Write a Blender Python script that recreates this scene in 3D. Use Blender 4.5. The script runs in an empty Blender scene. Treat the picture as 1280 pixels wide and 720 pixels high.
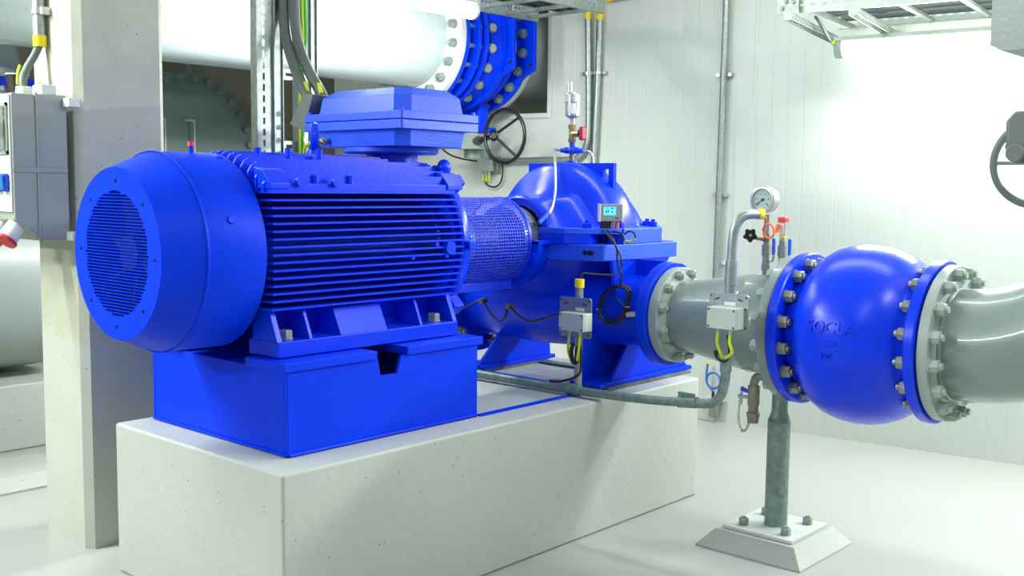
import bpy, math, random
from mathutils import Vector, Matrix
random.seed(7)
PI = math.pi
C = bpy.context.scene.collection
scn = bpy.context.scene

# ------------------------------------------------------------------ materials
MATS = {}
def srgb(c):
    return tuple((x/255/12.92 if x/255 <= .04045 else ((x/255+.055)/1.055)**2.4) for x in c)
def mat(name, col, rough=.5, metal=0., var=.06, vscale=6., bump=0., bscale=60., coat=0., spots=None, emit=None, alpha=None, ior=1.5, spec=.5):
    m = bpy.data.materials.new(name); m.use_nodes = True
    nt = m.node_tree; n = nt.nodes; l = nt.links
    b = n['Principled BSDF']
    lin = srgb(col)
    b.inputs['Roughness'].default_value = rough
    b.inputs['Metallic'].default_value = metal
    b.inputs['IOR'].default_value = ior; b.inputs['Specular IOR Level'].default_value = spec
    b.inputs['Coat Weight'].default_value = coat
    b.inputs['Coat Roughness'].default_value = .08
    tc = n.new('ShaderNodeTexCoord')
    nz = n.new('ShaderNodeTexNoise'); nz.inputs['Scale'].default_value = vscale; nz.inputs['Detail'].default_value = 6
    l.new(tc.outputs['Object'], nz.inputs['Vector'])
    rp = n.new('ShaderNodeValToRGB')
    rp.color_ramp.elements[0].position = .3; rp.color_ramp.elements[1].position = .7
    rp.color_ramp.elements[0].color = (*[c*(1-var) for c in lin], 1)
    rp.color_ramp.elements[1].color = (*[min(1, c*(1+var)) for c in lin], 1)
    l.new(nz.outputs['Fac'], rp.inputs['Fac'])
    out = rp.outputs['Color']
    if spots:
        vz = n.new('ShaderNodeTexVoronoi'); vz.inputs['Scale'].default_value = spots[0]
        l.new(tc.outputs['Object'], vz.inputs['Vector'])
        lt = n.new('ShaderNodeMath'); lt.operation = 'LESS_THAN'; lt.inputs[1].default_value = spots[1]
        l.new(vz.outputs['Distance'], lt.inputs[0])
        mx = n.new('ShaderNodeMix'); mx.data_type = 'RGBA'
        l.new(lt.outputs[0], mx.inputs['Factor']); l.new(out, mx.inputs['A'])
        mx.inputs['B'].default_value = (*srgb(spots[2]), 1)
        out = mx.outputs['Result']
    l.new(out, b.inputs['Base Color'])
    if bump:
        bz = n.new('ShaderNodeTexNoise'); bz.inputs['Scale'].default_value = bscale; bz.inputs['Detail'].default_value = 4
        l.new(tc.outputs['Object'], bz.inputs['Vector'])
        bp = n.new('ShaderNodeBump'); bp.inputs['Strength'].default_value = bump; bp.inputs['Distance'].default_value = .01
        l.new(bz.outputs['Fac'], bp.inputs['Height']); l.new(bp.outputs['Normal'], b.inputs['Normal'])
    if emit:
        b.inputs['Emission Color'].default_value = (*srgb(emit[0]), 1)
        b.inputs['Emission Strength'].default_value = emit[1]
    if alpha is not None:
        b.inputs['Transmission Weight'].default_value = alpha
    MATS[name] = m
    return m
BLUE = mat('blue_paint', (2, 56, 226), .4, 0, .06, 5, .05, 45, 0, spec=.12)
CAST = mat('blue_cast_paint', (2, 54, 228), .27, 0, .08, 9, .05, 110, 0, spec=.3)
BOXB = mat('blue_box_paint', (26, 80, 228), .4, 0, .06, 9, .16, 110, 0, spec=.5)
GRAY = mat('gray_pipe_paint', (126, 142, 137), .3, 0, .05, 4, .03, 30, .3)
GRAYL = mat('pale_flange_paint', (152, 166, 160), .4, 0, .05, 8, .05, 40)
GALV = mat('galvanised_steel', (158, 168, 162), .42, .75, .16, 40, .05, 90)
GALVD = mat('weathered_galvanised', (128, 148, 138), .5, .45, .2, 30, .12, 60)
STEEL = mat('bolt_steel', (142, 148, 142), .4, .55, .2, 60, .1, 90)
DARKST = mat('dark_nut_steel', (72, 76, 74), .35, .75, .2, 60)
STAIN = mat('stainless_steel', (184, 186, 180), .3, .6, .06, 40)
BRONZE = mat('weathered_bronze', (150, 148, 130), .5, .4, .15, 60, .1, 90)
BRASS = mat('brass', (140, 122, 92), .4, .6, .15, 60, .1, 90)
BLACK = mat('black_rubber', (22, 24, 23), .45, 0, .1, 30)
BLKPL = mat('black_plastic', (18, 18, 18), .35, 0, .1, 30)
CABLE = mat('gray_cable_sheath', (92, 102, 98), .5, 0, .08, 30)
YELLOW = mat('yellow_cap', (228, 205, 20), .4, 0, .06, 30)
YGREEN = mat('yellow_green_wire', (190, 210, 40), .45, 0, .1, 60)
GREENW = mat('green_earth_wire', (70, 180, 30), .45)
ORANGE = mat('orange_plastic', (240, 105, 40), .4)
RED = mat('red_plastic', (205, 40, 52), .38)
DRED = mat('dark_red_handle', (150, 24, 48), .4)
BHAND = mat('blue_lever', (24, 80, 215), .4)
HOSE = mat('blue_hose', (40, 105, 190), .4)
PLAST = mat('pale_gray_plastic', (176, 189, 176), .45, 0, .03)
WPLAST = mat('white_plastic', (206, 213, 204), .4, 0, .02)
BOXG = mat('switchbox_gray', (146, 154, 142), .42, 0, .04, 8)
DISPG = mat('display_gray', (132, 140, 138), .4, 0, .03)
SCREEN = mat('display_screen', (60, 165, 225), .2, emit=((85, 195, 245), .75))
SCRSEG = mat('display_segment', (30, 90, 150), .3)
PAPER = mat('label_paper', (222, 228, 224), .6)
DIAL = mat('gauge_dial', (170, 196, 184), .5, 0, .02)
GUARD = mat('perforated_guard_paint', (14, 56, 222), .35, .1, .06, 9)
FANM = mat('fan_shade_dark', (16, 22, 50), .5)  # fan colour darkened to carry the shade inside the cowl
CONC = mat('painted_plinth', (180, 187, 179), .62, 0, .035, 3, .18, 26, spots=(17, .072, (138, 147, 139)))
CONCTOP = mat('raw_column_concrete', (180, 184, 164), .8, 0, .09, 5, .25, 40, spots=(17, .07, (126, 131, 120)))
CONCLOW = mat('painted_column_concrete', (184, 189, 177), .6, 0, .035, 5, .12, 40, spots=(17, .07, (150, 157, 147)))
FLOORM = mat('floor_epoxy', (165, 169, 163), .3, 0, .012, 2)
OLIVE = mat('olive_concrete', (112, 110, 90), .85, 0, .14, 2.5, .2, 20)
DARKGRAY = mat('blind_flange_paint', (84, 102, 97), .5, 0, .05, 6)
BIGPIPE = mat('big_pipe_paint', (180, 194, 194), .2, 0, .03, 3, 0, 20, .4)
VESSEL = mat('vessel_paint', (158, 168, 164), .35, 0, .05, 3)
ACT = mat('actuator_paint', (100, 112, 106), .45, 0, .05, 12)
LAMP = mat('lamp_diffuser', (245, 250, 246), .4, emit=((244, 252, 244), 20.))
LAMPW = mat('wall_lamp_diffuser', (245, 250, 246), .4, emit=((244, 252, 244), 6.))
BEAM = mat('downstand_concrete', (150, 160, 154), .8, 0, .09, 5, .2, 40)
WHITE = mat('white_painted_metal', (200, 207, 200), .45, 0, .03)
CUPM = mat('dark_cup', (34, 22, 20), .5)
GLASS = mat('window_plastic', (210, 222, 218), .08, alpha=.85)
TRAYW = mat('bright_tray_steel', (166, 176, 168), .4, .5, .1, 30)
GROUT = mat('dark_grout', (96, 106, 98), .9, 0, .3, 20, .6, 60)
CEIL = mat('ceiling_white', (205, 211, 205), .8)

def wall_mat():
    m = mat('wall_panel', (198, 205, 195), .38, 0, .012, 1.5)
    nt = m.node_tree; n = nt.nodes; l = nt.links; b = n['Principled BSDF']
    tc = n.new('ShaderNodeTexCoord'); sp = n.new('ShaderNodeSeparateXYZ'); l.new(tc.outputs['Object'], sp.inputs[0])
    mo = n.new('ShaderNodeMath'); mo.operation = 'PINGPONG'; mo.inputs[1].default_value = .052
    l.new(sp.outputs['Y'], mo.inputs[0])
    mr = n.new('ShaderNodeMapRange'); mr.inputs['From Min'].default_value = .0; mr.inputs['From Max'].default_value = .005
    l.new(mo.outputs[0], mr.inputs['Value'])
    bp = n.new('ShaderNodeBump'); bp.inputs['Strength'].default_value = .35; bp.inputs['Distance'].default_value = .003
    l.new(mr.outputs[0], bp.inputs['Height']); l.new(bp.outputs['Normal'], b.inputs['Normal'])
    return m
WALL = wall_mat()

# ------------------------------------------------------------------ mesh builder
def basis(d):
    d = Vector(d).normalized()
    u = Vector((0, 0, 1)).cross(d) if abs(d.z) < .95 else Vector((0, 1, 0)).cross(d)
    u.normalize(); v = d.cross(u).normalized()
    return u, v, d
AX = {'x': ((0, 1, 0), (0, 0, 1), (1, 0, 0)), 'y': ((1, 0, 0), (0, 0, 1), (0, 1, 0)), 'z': ((1, 0, 0), (0, 1, 0), (0, 0, 1))}
class MB:
    def __init__(s): s.v = []; s.f = []
    def add(s, vs, fs):
        o = len(s.v); s.v += [tuple(v) for v in vs]; s.f += [tuple(i+o for i in f) for f in fs]; return s
    def box(s, a, b):
        x0, y0, z0 = a; x1, y1, z1 = b
        return s.add([(x0,y0,z0),(x1,y0,z0),(x1,y1,z0),(x0,y1,z0),(x0,y0,z1),(x1,y0,z1),(x1,y1,z1),(x0,y1,z1)],
                     [(0,3,2,1),(4,5,6,7),(0,1,5,4),(1,2,6,5),(2,3,7,6),(3,0,4,7)])
    def obox(s, c, half, axes):
        c = Vector(c); A = [Vector(a).normalized()*h for a, h in zip(axes, half)]
        vs = [c+A[0]*i+A[1]*j+A[2]*k for k in (-1,1) for j in (-1,1) for i in (-1,1)]
        return s.add(vs, [(0,2,3,1),(4,5,7,6),(0,1,5,4),(1,3,7,5),(3,2,6,7),(2,0,4,6)])
    def bar(s, p, q, w, h):
        p, q = Vector(p), Vector(q); u, v, d = basis(q-p)
        return s.obox((p+q)/2, (w/2, h/2, (q-p).length/2), (u, v, d))
    def lathe(s, o, ax, prof, n=32, a0=0., a1=2*PI, close=False, caps=False):
        o = Vector(o)
        u, v, d = [Vector(k) for k in (AX[ax] if isinstance(ax, str) else basis(ax))]
        full = abs(a1-a0-2*PI) < 1e-6
        m = n if full else n+1
        base = len(s.v); k = len(prof)
        for t, r in prof:
            for i in range(m):
                a = a0+(a1-a0)*i/n
                s.v.append(tuple(o+d*t+u*(r*math.cos(a))+v*(r*math.sin(a))))
        rows = k if close else k-1
        for j in range(rows):
            j2 = (j+1) % k
            for i in range(n):
                i2 = (i+1) % m
                s.f.append((base+j*m+i, base+j*m+i2, base+j2*m+i2, base+j2*m+i))
        if caps:
            s.f.append(tuple(base+i for i in range(m))[::-1]); s.f.append(tuple(base+(k-1)*m+i for i in range(m)))
        if not full and close:
            s.f.append(tuple(base+j*m for j in range(k))); s.f.append(tuple(base+j*m+n for j in range(k))[::-1])
        return s
    def cyl(s, p, q, r, r2=None, n=20):
        p, q = Vector(p), Vector(q)
        return s.lathe(p, tuple(q-p), [(0, r), ((q-p).length, r if r2 is None else r2)], n, caps=True)
    def ring(s, o, ax, t0, t1, ri, ro, n=48, ch=0.):
        return s.lathe(o, ax, [(t0, ri), (t0, ro-ch), (t0+ch, ro), (t1-ch, ro), (t1, ro-ch), (t1, ri)] if ch else [(t0, ri), (t0, ro), (t1, ro), (t1, ri)], n, close=True)
    def tube(s, pts, r, n=10, smooth=True, sub=4):
        P = [Vector(p) for p in pts]
        if smooth and len(P) > 2:
            Q = []
            for i in range(len(P)-1):
                p0 = P[max(i-1, 0)]; p1 = P[i]; p2 = P[i+1]; p3 = P[min(i+2, len(P)-1)]
                for k in range(sub):
                    t = k/sub
                    Q.append(.5*((2*p1)+(p2-p0)*t+(2*p0-5*p1+4*p2-p3)*t*t+(3*p1-p0-3*p2+p3)*t**3))
            Q.append(P[-1]); P = Q
        base = len(s.v); u = None
        for i, p in enumerate(P):
            d = (P[min(i+1, len(P)-1)]-P[max(i-1, 0)]).normalized()
            if u is None: u, v, _ = basis(d)
            else:
                u = (u-d*u.dot(d)).normalized(); v = d.cross(u)
            for k in range(n):
                a = 2*PI*k/n; s.v.append(tuple(p+u*(r*math.cos(a))+v*(r*math.sin(a))))
        for i in range(len(P)-1):
            for k in range(n):
                k2 = (k+1) % n
                s.f.append((base+i*n+k, base+i*n+k2, base+(i+1)*n+k2, base+(i+1)*n+k))
        s.f.append(tuple(base+k for k in range(n))[::-1]); s.f.append(tuple(base+(len(P)-1)*n+k for k in range(n)))
        return s
    def prism(s, poly, f0, f1):
        k = len(poly)
        vs = [f0(*p) for p in poly]+[f1(*p) for p in poly]
        return s.add(vs, [tuple(range(k))[::-1], tuple(range(k, 2*k))]+[(i, (i+1) % k, k+(i+1) % k, k+i) for i in range(k)])
    def px(s, poly, x0, x1): return s.prism(poly, lambda a, b: (x0, a, b), lambda a, b: (x1, a, b))
    def py(s, poly, y0, y1): return s.prism(poly, lambda a, b: (a, y0, b), lambda a, b: (a, y1, b))
    def pz(s, poly, z0, z1): return s.prism(poly, lambda a, b: (a, b, z0), lambda a, b: (a, b, z1))
    def sphere(s, c, r, n=16, sq=(1, 1, 1)):
        vs = []; c = Vector(c)
        m = n//2
        prof = [(-r*math.cos(PI*i/m)*sq[2], max(1e-5, r*math.sin(PI*i/m))) for i in range(m+1)]
        b = len(s.v); s.lathe(c, 'z', prof, n)
        for i in range(b, len(s.v)):
            p = Vector(s.v[i])-c; s.v[i] = (c.x+p.x*sq[0], c.y+p.y*sq[1], c.z+p.z)
        return s
    def torus(s, c, ax, R, r, n=40, k=10):
        return s.lathe(c, ax, [(r*math.sin(2*PI*i/k), R+r*math.cos(2*PI*i/k)) for i in range(k)], n, close=True)
    def hexbolt(s, p, d, af, h, stud=0., washer=True):
        p = Vector(p); u, v, d = basis(d)
        r = af/2/math.cos(PI/6); t = 0.
        if washer:
            s.lathe(p, tuple(d), [(0, af*.62), (af*.1, af*.62)], 16, caps=True); t = af*.1
        s.lathe(p, tuple(d), [(t, r), (t+h*.86, r), (t+h, r*.86)], 6, caps=True)
        if stud: s.lathe(p, tuple(d), [(t+h, af*.3), (t+h+stud, af*.3)], 10, caps=True)
        return s

WLOC = {}
def wl(o): return WLOC.get(o.name, Vector((0, 0, 0)))
def mesh_of(name, mb, m, org, ang=35):
    me = bpy.data.meshes.new(name)
    me.from_pydata([tuple(Vector(v)-org) for v in mb.v], [], mb.f)
    me.validate(); 
    import bmesh
    bm = bmesh.new(); bm.from_mesh(me); bmesh.ops.recalc_face_normals(bm, faces=bm.faces); bm.to_mesh(me); bm.free()
    if ang:
        me.polygons.foreach_set('use_smooth', [True]*len(me.polygons)); me.set_sharp_from_angle(angle=math.radians(ang))
    me.materials.append(m); return me
def obj(name, mb, m, parent=None, bevel=0., ang=35, seg=2):
    xs = list(zip(*mb.v)); lo = [min(a) for a in xs]; hi = [max(a) for a in xs]
    org = Vector(((lo[0]+hi[0])/2, (lo[1]+hi[1])/2, lo[2] if parent is None else (lo[2]+hi[2])/2))
    o = bpy.data.objects.new(name, mesh_of(name, mb, m, org, ang)); C.objects.link(o)
    if parent: o.parent = parent; o.location = org-wl(parent)
    else: o.location = org
    WLOC[o.name] = org
    if bevel:
        md = o.modifiers.new('bevel', 'BEVEL'); md.width = bevel; md.segments = seg; md.limit_method = 'ANGLE'; md.angle_limit = math.radians(40)
        md.harden_normals = True
    return o
def thing(name, label, cat, loc, group=None):
    o = bpy.data.objects.new(name, None); C.objects.link(o); o.location = loc; o.empty_display_size = .1
    WLOC[o.name] = Vector(loc)
    return tag(o, label, cat, group)
def tag(o, label, cat, group=None):
    o['label'] = label; o['category'] = cat
    if group: o['group'] = group
    return o
def struct(o): o['kind'] = 'structure'; return o
BOLTS = {}
def bolt_at(parent, name, p, d, af, h, m, stud=0., washer=True):
    key = (tuple(round(k, 3) for k in Vector(d)), af, h, m.name, stud, washer)
    if key not in BOLTS:
        mb = MB().hexbolt((0, 0, 0), d, af, h, stud, washer)
        BOLTS[key] = mesh_of(name, mb, m, Vector((0, 0, 0)), 30)
    o = bpy.data.objects.new(name, BOLTS[key]); C.objects.link(o); o.parent = parent; o.location = Vector(p)-wl(parent)
    return o
def bolt_ring(parent, name, c, ax, r, n, d, af, h, m, stud=0., phase=.5, washer=True):
    u, v, w = [Vector(k) for k in AX[ax]]
    for i in range(n):
        a = 2*PI*(i+phase)/n
        bolt_at(parent, name, Vector(c)+u*(r*math.cos(a))+v*(r*math.sin(a)), w*d, af, h, m, stud, washer)

# ------------------------------------------------------------------ room
struct(obj('floor', MB().box((-7, -7, -.12), (5.2, 6, 0)), FLOORM))
struct(obj('ceiling', MB().box((-7, -7, 3.3), (5.2, 6, 3.42)), CEIL))
# right-hand panel wall, local frame: y' along the wall, x' outwards
WA = math.atan(.121); WN = Vector((1, .121, 0)).normalized(); WT = Vector((-.121, 1, 0)).normalized()
def W(s, z, d=0.):            # s is the world y of the point on the wall surface, d into the room
    return Vector((4.188-.121*s, s, z))-WN*d
def wobox(mb, s0, s1, z0, z1, d0, d1):
    a, b = W(s0, z0), W(s1, z1); c = (a+b)/2-WN*((d0+d1)/2)
    mb.obox(c, (abs(s1-s0)*math.sqrt(1+.121**2)/2, (z1-z0)/2, (d1-d0)/2), (WT, (0, 0, 1), WN)); return mb
k = math.sqrt(1+.121**2)
wm = MB()
for s0, s1, z0, z1 in ((-7, 2.19, 0, 3.3), (2.19, 3.35, 0, 2.07), (2.19, 3.35, 2.98, 3.3), (3.35, 4.5, 0, 3.3)):
    wm.box((0, s0*k, z0), (.1, s1*k, z1))
ow = bpy.data.objects.new('wall_right', mesh_of('wall_right', wm, WALL, Vector((0, 0, 0)), 0)); C.objects.link(ow)
ow.location = W(0, 0); ow.rotation_euler = (0, 0, math.atan2(.121, 1)); struct(ow)
struct(obj('wall_left', MB().box((-7, 4.3, 0), (4.2, 4.42, 3.3)), OLIVE))
rm = MB(); wobox(rm, 1.9, 3.6, 1.8, 3.2, -.62, -.5); struct(obj('wall_back', rm, CONCTOP))
tm = MB()
for a in ((2.155, 2.19, 2.035, 3.02), (3.35, 3.385, 2.035, 3.02), (2.19, 3.35, 2.035, 2.07), (2.19, 3.35, 2.98, 3.02)): wobox(tm, *a, 0, .014)
struct(obj('trim_1', tm, WHITE, bevel=.002))
tm = MB(); wobox(tm, .64, .75, 0, 3.3, 0, .003); struct(obj('trim_2', tm, WHITE))

# ------------------------------------------------------------------ plinth and column
pm = MB().box((0, 0, 0), (2.5224, 1.0963, .6))
pl = obj('concrete_plinth', pm, CONC, bevel=.012, seg=2)
tag(pl, 'long white-painted concrete plinth under the blue motor and pump', 'plinth')
ct = thing('concrete_column', 'square concrete column behind the fan end, raw above and painted below', 'column', (.229, 1.6, 0))
def colmb(z0, z1):
    c = .03; x0, x1, y0, y1 = .029, .429, 1.40, 1.80
    return MB().pz([(x0+c, y0), (x1-c, y0), (x1, y0+c), (x1, y1-c), (x1-c, y1), (x0+c, y1), (x0, y1-c), (x0, y0+c)], z0, z1)
obj('painted_base', colmb(0, .885), CONCLOW, ct, ang=0)
obj('raw_shaft', colmb(.885, 3.3), CONCTOP, ct, ang=0)

# ------------------------------------------------------------------ motor base frame
MY, MZ = .6052, 1.299
bf = thing('steel_motor_base', 'blue welded steel box base under the motor with top plates and side notch', 'machine base', (.61, .6052, .6))
bm_ = MB()
bm_.py([(.14, .602), (1.083, .602), (1.083, .9), (.667, .9), (.645, .834), (.562, .836), (.549, .9), (.14, .9)], .163, .178)
obj('front_panel', bm_, BLUE, bf)
obj('end_panel', MB().box((.14, .1785, .602), (.155, 1.032, .9)), BLUE, bf, bevel=.003)
obj('end_panel', MB().box((1.068, .1785, .602), (1.083, 1.032, .9)), BLUE, bf, bevel=.003)
obj('rear_panel', MB().box((.14, 1.0325, .602), (1.083, 1.048, .9)), BLUE, bf, bevel=.003)
obj('deck_plate', MB().box((.1555, .40, .885), (1.0675, .80, .9)), BLUE, bf)
for x0, x1 in ((.12, .537), (.688, 1.103)):
    for y0, y1 in ((.15, .382), (.828, 1.06)):
        obj('top_plate', MB().box((x0, y0, .9005), (x1, y1, .932)), BLUE, bf, bevel=.003)
wb = MB().tube([(.145, .160, .608), (1.08, .160, .608)], .007, 8, False); obj('weld_bead', wb, BLUE, bf)
wb = MB().tube([(.137, .166, .608), (.137, 1.04, .608)], .006, 8, False); obj('weld_bead', wb, BLUE, bf)
wb = MB().tube([(.14, .160, .61), (.14, .160, .895)], .005, 8, False); obj('weld_bead', wb, BLUE, bf)
rl = thing('embedded_base_rail', 'blue steel rails set flush in the plinth top below the pump', 'rail', (1.5, .5, .6))
obj('rail', MB().box((1.092, .148, .6), (1.73, .178, .606)), BLUE, rl, bevel=.001)
obj('rail', MB().box((1.86, .305, .6), (1.895, .845, .606)), BLUE, rl, bevel=.001)
obj('rail', MB().box((2.27, .305, .6), (2.34, .84, .612)), DARKGRAY, rl, bevel=.001)

# ------------------------------------------------------------------ electric motor
mo = thing('electric_motor', 'large blue finned electric motor with round fan cowl at its near end', 'motor', (.6, MY, .932))
O = (0, MY, MZ)
# fan cowl shell
sh = MB().lathe(O, 'x', [(-.232, .288), (-.236, .2944), (-.228, .2975), (-.108, .346), (-.098, .351), (.128, .352), (.128, .344), (-.095, .343), (-.222, .285)], 96, close=True)
cowl = obj('fan_cowl', sh, BLUE, mo)
seam = MB().lathe(O, 'x', [(-.104, .351), (-.101, .3535), (-.094, .3535), (-.091, .351)], 96, close=True); obj('seam', seam, BLUE, cowl)
# front grille disc: rim + bars
gm = MB().lathe(O, 'x', [(-.236, .215), (-.236, .2935), (-.231, .2935), (-.231, .215)], 96, close=True)
rows = 39; pit = .011; R0 = .215
for i in range(rows):
    zc = (i-(rows-1)/2)*pit
    hw = math.sqrt(max(0, .2145**2-zc**2)); hw = max(0, round(hw/.011)*.011-.004)
    R1 = math.sqrt(max(1e-6, .2165**2-zc**2))
    zb = zc-pit/2
    hwb = math.sqrt(max(0, .2165**2-zb**2))
    gm.box((-.2355, MY-hwb, MZ+zb-.0014), (-.2315, MY+hwb, MZ+zb+.0014))
    for sgn in (-1, 1):
        a, b = sorted((MY+sgn*hw, MY+sgn*R1)); gm.box((-.2352, a, MZ+zc-pit/2), (-.2318, b, MZ+zc+pit/2))
for i in range(-28, 29):
    y = i*.0075; h = math.sqrt(max(0, .2155**2-y*y))
    gm.box((-.2339, MY+y-.0005, MZ-h), (-.2333, MY+y+.0005, MZ+h))
gr = obj('grille', gm, BLUE, cowl, ang=0)
for i in range(8):
    a = PI/2+2*PI*i/8+.03
    bolt_at(cowl, 'grille_screw', (-.2362, MY+.25*math.cos(a), MZ+.25*math.sin(a)), (-1, 0, 0), .011, .003, BLKPL, 0, False)
# fan behind the grille
fm = MB().lathe(O, 'x', [(-.19, .0001), (-.19, .06), (-.07, .075), (-.07, .0001)], 32)
for i in range(7):
    a = 2*PI*i/7+.5; ca, sa = math.cos(a), math.sin(a)
    e = (0, ca, sa); t = Vector((.75, -sa*.65, ca*.65)).normalized(); nn = Vector(e).cross(t)
    fm.obox((-.13, MY+ca*.17, MZ+sa*.17), (.11, .055, .003), (e, t, nn))
obj('fan', fm, FANM, mo)
obj('cowl_shade_disc', MB().lathe(O, 'x', [(.02, .0001), (.02, .335), (.04, .335), (.04, .0001)], 64), BLKPL, mo)  # black disc standing in for the unlit depth of the cowl
# grease nipple with red cap, side bosses
gn = obj('grease_pipe', MB().cyl((.03, MY-.045, MZ+.34), (.03, MY-.045, MZ+.372), .008), BLUE, mo)
obj('cap', MB().cyl((.03, MY-.045, MZ+.372), (.03, MY-.045, MZ+.388), .013, .011, 12), RED, gn)
for a, x in ((-.35+PI, .0), (1.9, .1), (-2.4, .11)):
    d = Vector((0, math.cos(a), math.sin(a)))
    p = Vector((x, MY, MZ))+d*.350
    bolt_at(cowl, 'cowl_screw', p, d, .026 if x < .05 else .02, .008, BLUE, 0, False)
# frame core and end shields
fr = obj('frame', MB().lathe(O, 'x', [(.12, .0001), (.12, .31), (.16, .27), (1.05, .27), (1.09, .305), (1.10, .305), (1.10, .0001)], 64), CAST, mo)
zs = [1.105+.0272*i for i in range(16)]
FX = {}
for i, z in enumerate(zs):
    t = abs(z-1.31)/.21
    y = .245+.012*t*t; x1 = 1.085-.05*t*t
    yin = MY-math.sqrt(.27**2-(z-MZ)**2) + .01
    for sgn in (-1, 1):
        yo, yi = MY+sgn*(MY-y), MY+sgn*(MY-yin)
        a, b = min(yo, yi), max(yo, yi)
        f = MB().pz([(.15, a), (x1, a), (x1+.012, b), (.13, b)] if sgn < 0 else [(.13, a), (x1+.012, a), (x1, b), (.15, b)], z-.0036, z+.0036)
        obj('side_fin', f, CAST, fr, ang=0)
ny = 15
for i in range(ny):
    y = MY-.314+.628*i/(ny-1); dy = abs(y-MY)
    zt = MZ+.362-.85*dy*dy
    zb = MZ+math.sqrt(max(.001, .27**2-min(dy, .269)**2))-.01
    zb = min(zb, zt-.03); zb = max(zb, 1.515)
    xe = .88 if dy < .16 else 1.06
    poly = [(.14, zb), (xe, zb), (xe, zt-.03), (xe-.015, zt), (.175, zt), (.155, zt-.01), (.14, zt-.035)]
    obj('top_fin', MB().py(poly, y-.0045, y+.0045), CAST, fr, ang=0)
# corner ledges and lugs
for sgn in (-1, 1):
    yy = lambda v: MY+sgn*(MY-v)
    def bx(x0, x1, v0, v1, z0, z1):
        a, b = sorted((yy(v0), yy(v1))); return MB().box((x0, a, z0), (x1, b, z1))
    obj('corner_ledge', bx(.15, 1.05, .262, .325, 1.515, 1.545), CAST, fr, bevel=.003)
    for x in (.145, 1.0):
        a, b = sorted((yy(.262), yy(.345)))
        q = MB().px([(yy(.255), 1.525), (yy(.255), 1.545), (yy(.30), 1.592), (yy(.35), 1.60), (yy(.35), 1.525)], x, x+.085)
        obj('corner_lug', q, CAST, fr, bevel=.003)
    for x in (.36, .52): obj('boss', MB().cyl((x, yy(.285), 1.545), (x, yy(.285), 1.575), .014), CAST, fr)
    for x in (.27, .43): obj('boss', MB().cyl((x, yy(.262), 1.55), (x, yy(.246), 1.55), .018), CAST, fr)
for x, y in ((.28, .52), (.38, .47), (.50, .44)): obj('boss', MB().cyl((x, y, 1.62), (x, y, MZ+.375), .013), CAST, fr)
obj('side_plug', MB().cyl((1.0, .262, 1.293), (1.0, .232, 1.293), .028, None, 8), CAST, fr)
for x, z in ((.93, 1.31), (.985, 1.262), (.80, 1.262)): obj('side_plug', MB().cyl((x, .262, z), (x, .240, z), .009), CAST, fr)
# drive-end shield
es = MB().lathe(O, 'x', [(1.095, .0001), (1.095, .335), (1.105, .345), (1.135, .345), (1.15, .335), (1.175, .30), (1.19, .24), (1.215, .17), (1.23, .16), (1.23, .0001)], 80)
shd = obj('drive_end_shield', es, CAST, mo)
for a in (0, PI/2, PI, 1.5*PI): 
    d = Vector((0, math.cos(a), math.sin(a))); obj('shield_lug', MB().obox(Vector((1.125, MY, MZ))+d*.345, (.022, .03, .016), ((1, 0, 0), d, Vector((1, 0, 0)).cross(d))), CAST, shd, bevel=.003)
for a in (.75, PI-.75, PI+.75, -.75):
    d = Vector((0, math.cos(a), math.sin(a))); obj('shield_lug', MB().obox(Vector((1.115, MY, MZ))+d*.36, (.03, .04, .025), ((1, 0, 0), d, Vector((1, 0, 0)).cross(d))), CAST, shd, bevel=.005)
# eye bolts
def eyebolt(x, y, z, R=.04):
    e = obj('lifting_eye', MB().torus((x, y, z+.012+R), (-.79, .61, 0), R*.86, .017, 32, 10).cyl((x, y, z-.02), (x, y, z+.012), .032, .028), CAST, mo)
eyebolt(.60, .60, MZ+.365, .05)
obj('knob_plug', MB().sphere((1.08, .36, 1.615), .03, 14, (1, 1, 1.2)).cyl((1.08, .36, 1.55), (1.08, .36, 1.6), .012), CAST, mo)
# feet
for sgn in (-1, 1):
    yy = lambda v: MY+sgn*(MY-v)
    ft = obj('foot', MB().px([(yy(.238), .936), (yy(.238), .992), (yy(.415), .992), (yy(.415), .936)], .16, 1.045), CAST, mo, bevel=.004)
    obj('web', MB().px([(yy(.39), .9925), (yy(.39), 1.09), (yy(.405), 1.09), (yy(.405), .9925)], .17, 1.03), CAST, ft)
    for x in (.16, .30, .84, 1.022):
        q = [(yy(.243), .9925), (yy(.29), 1.10), (yy(.3895), 1.10), (yy(.3895), .9925)]
        obj('gusset', MB().px(q, x, x+(.02 if x in (.16, 1.022) else .012)), CAST, ft)
    q = [(yy(.241), .9925), (yy(.29), 1.09), (yy(.3895), 1.09), (yy(.3895), .9925)]
    obj('gusset_block', MB().px(q, .44, .665), CAST, ft)
    for x in (.235, .965): bolt_at(ft, 'foot_bolt', (x, yy(.30), .9925), (0, 0, 1), .046, .028, STEEL)
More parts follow.
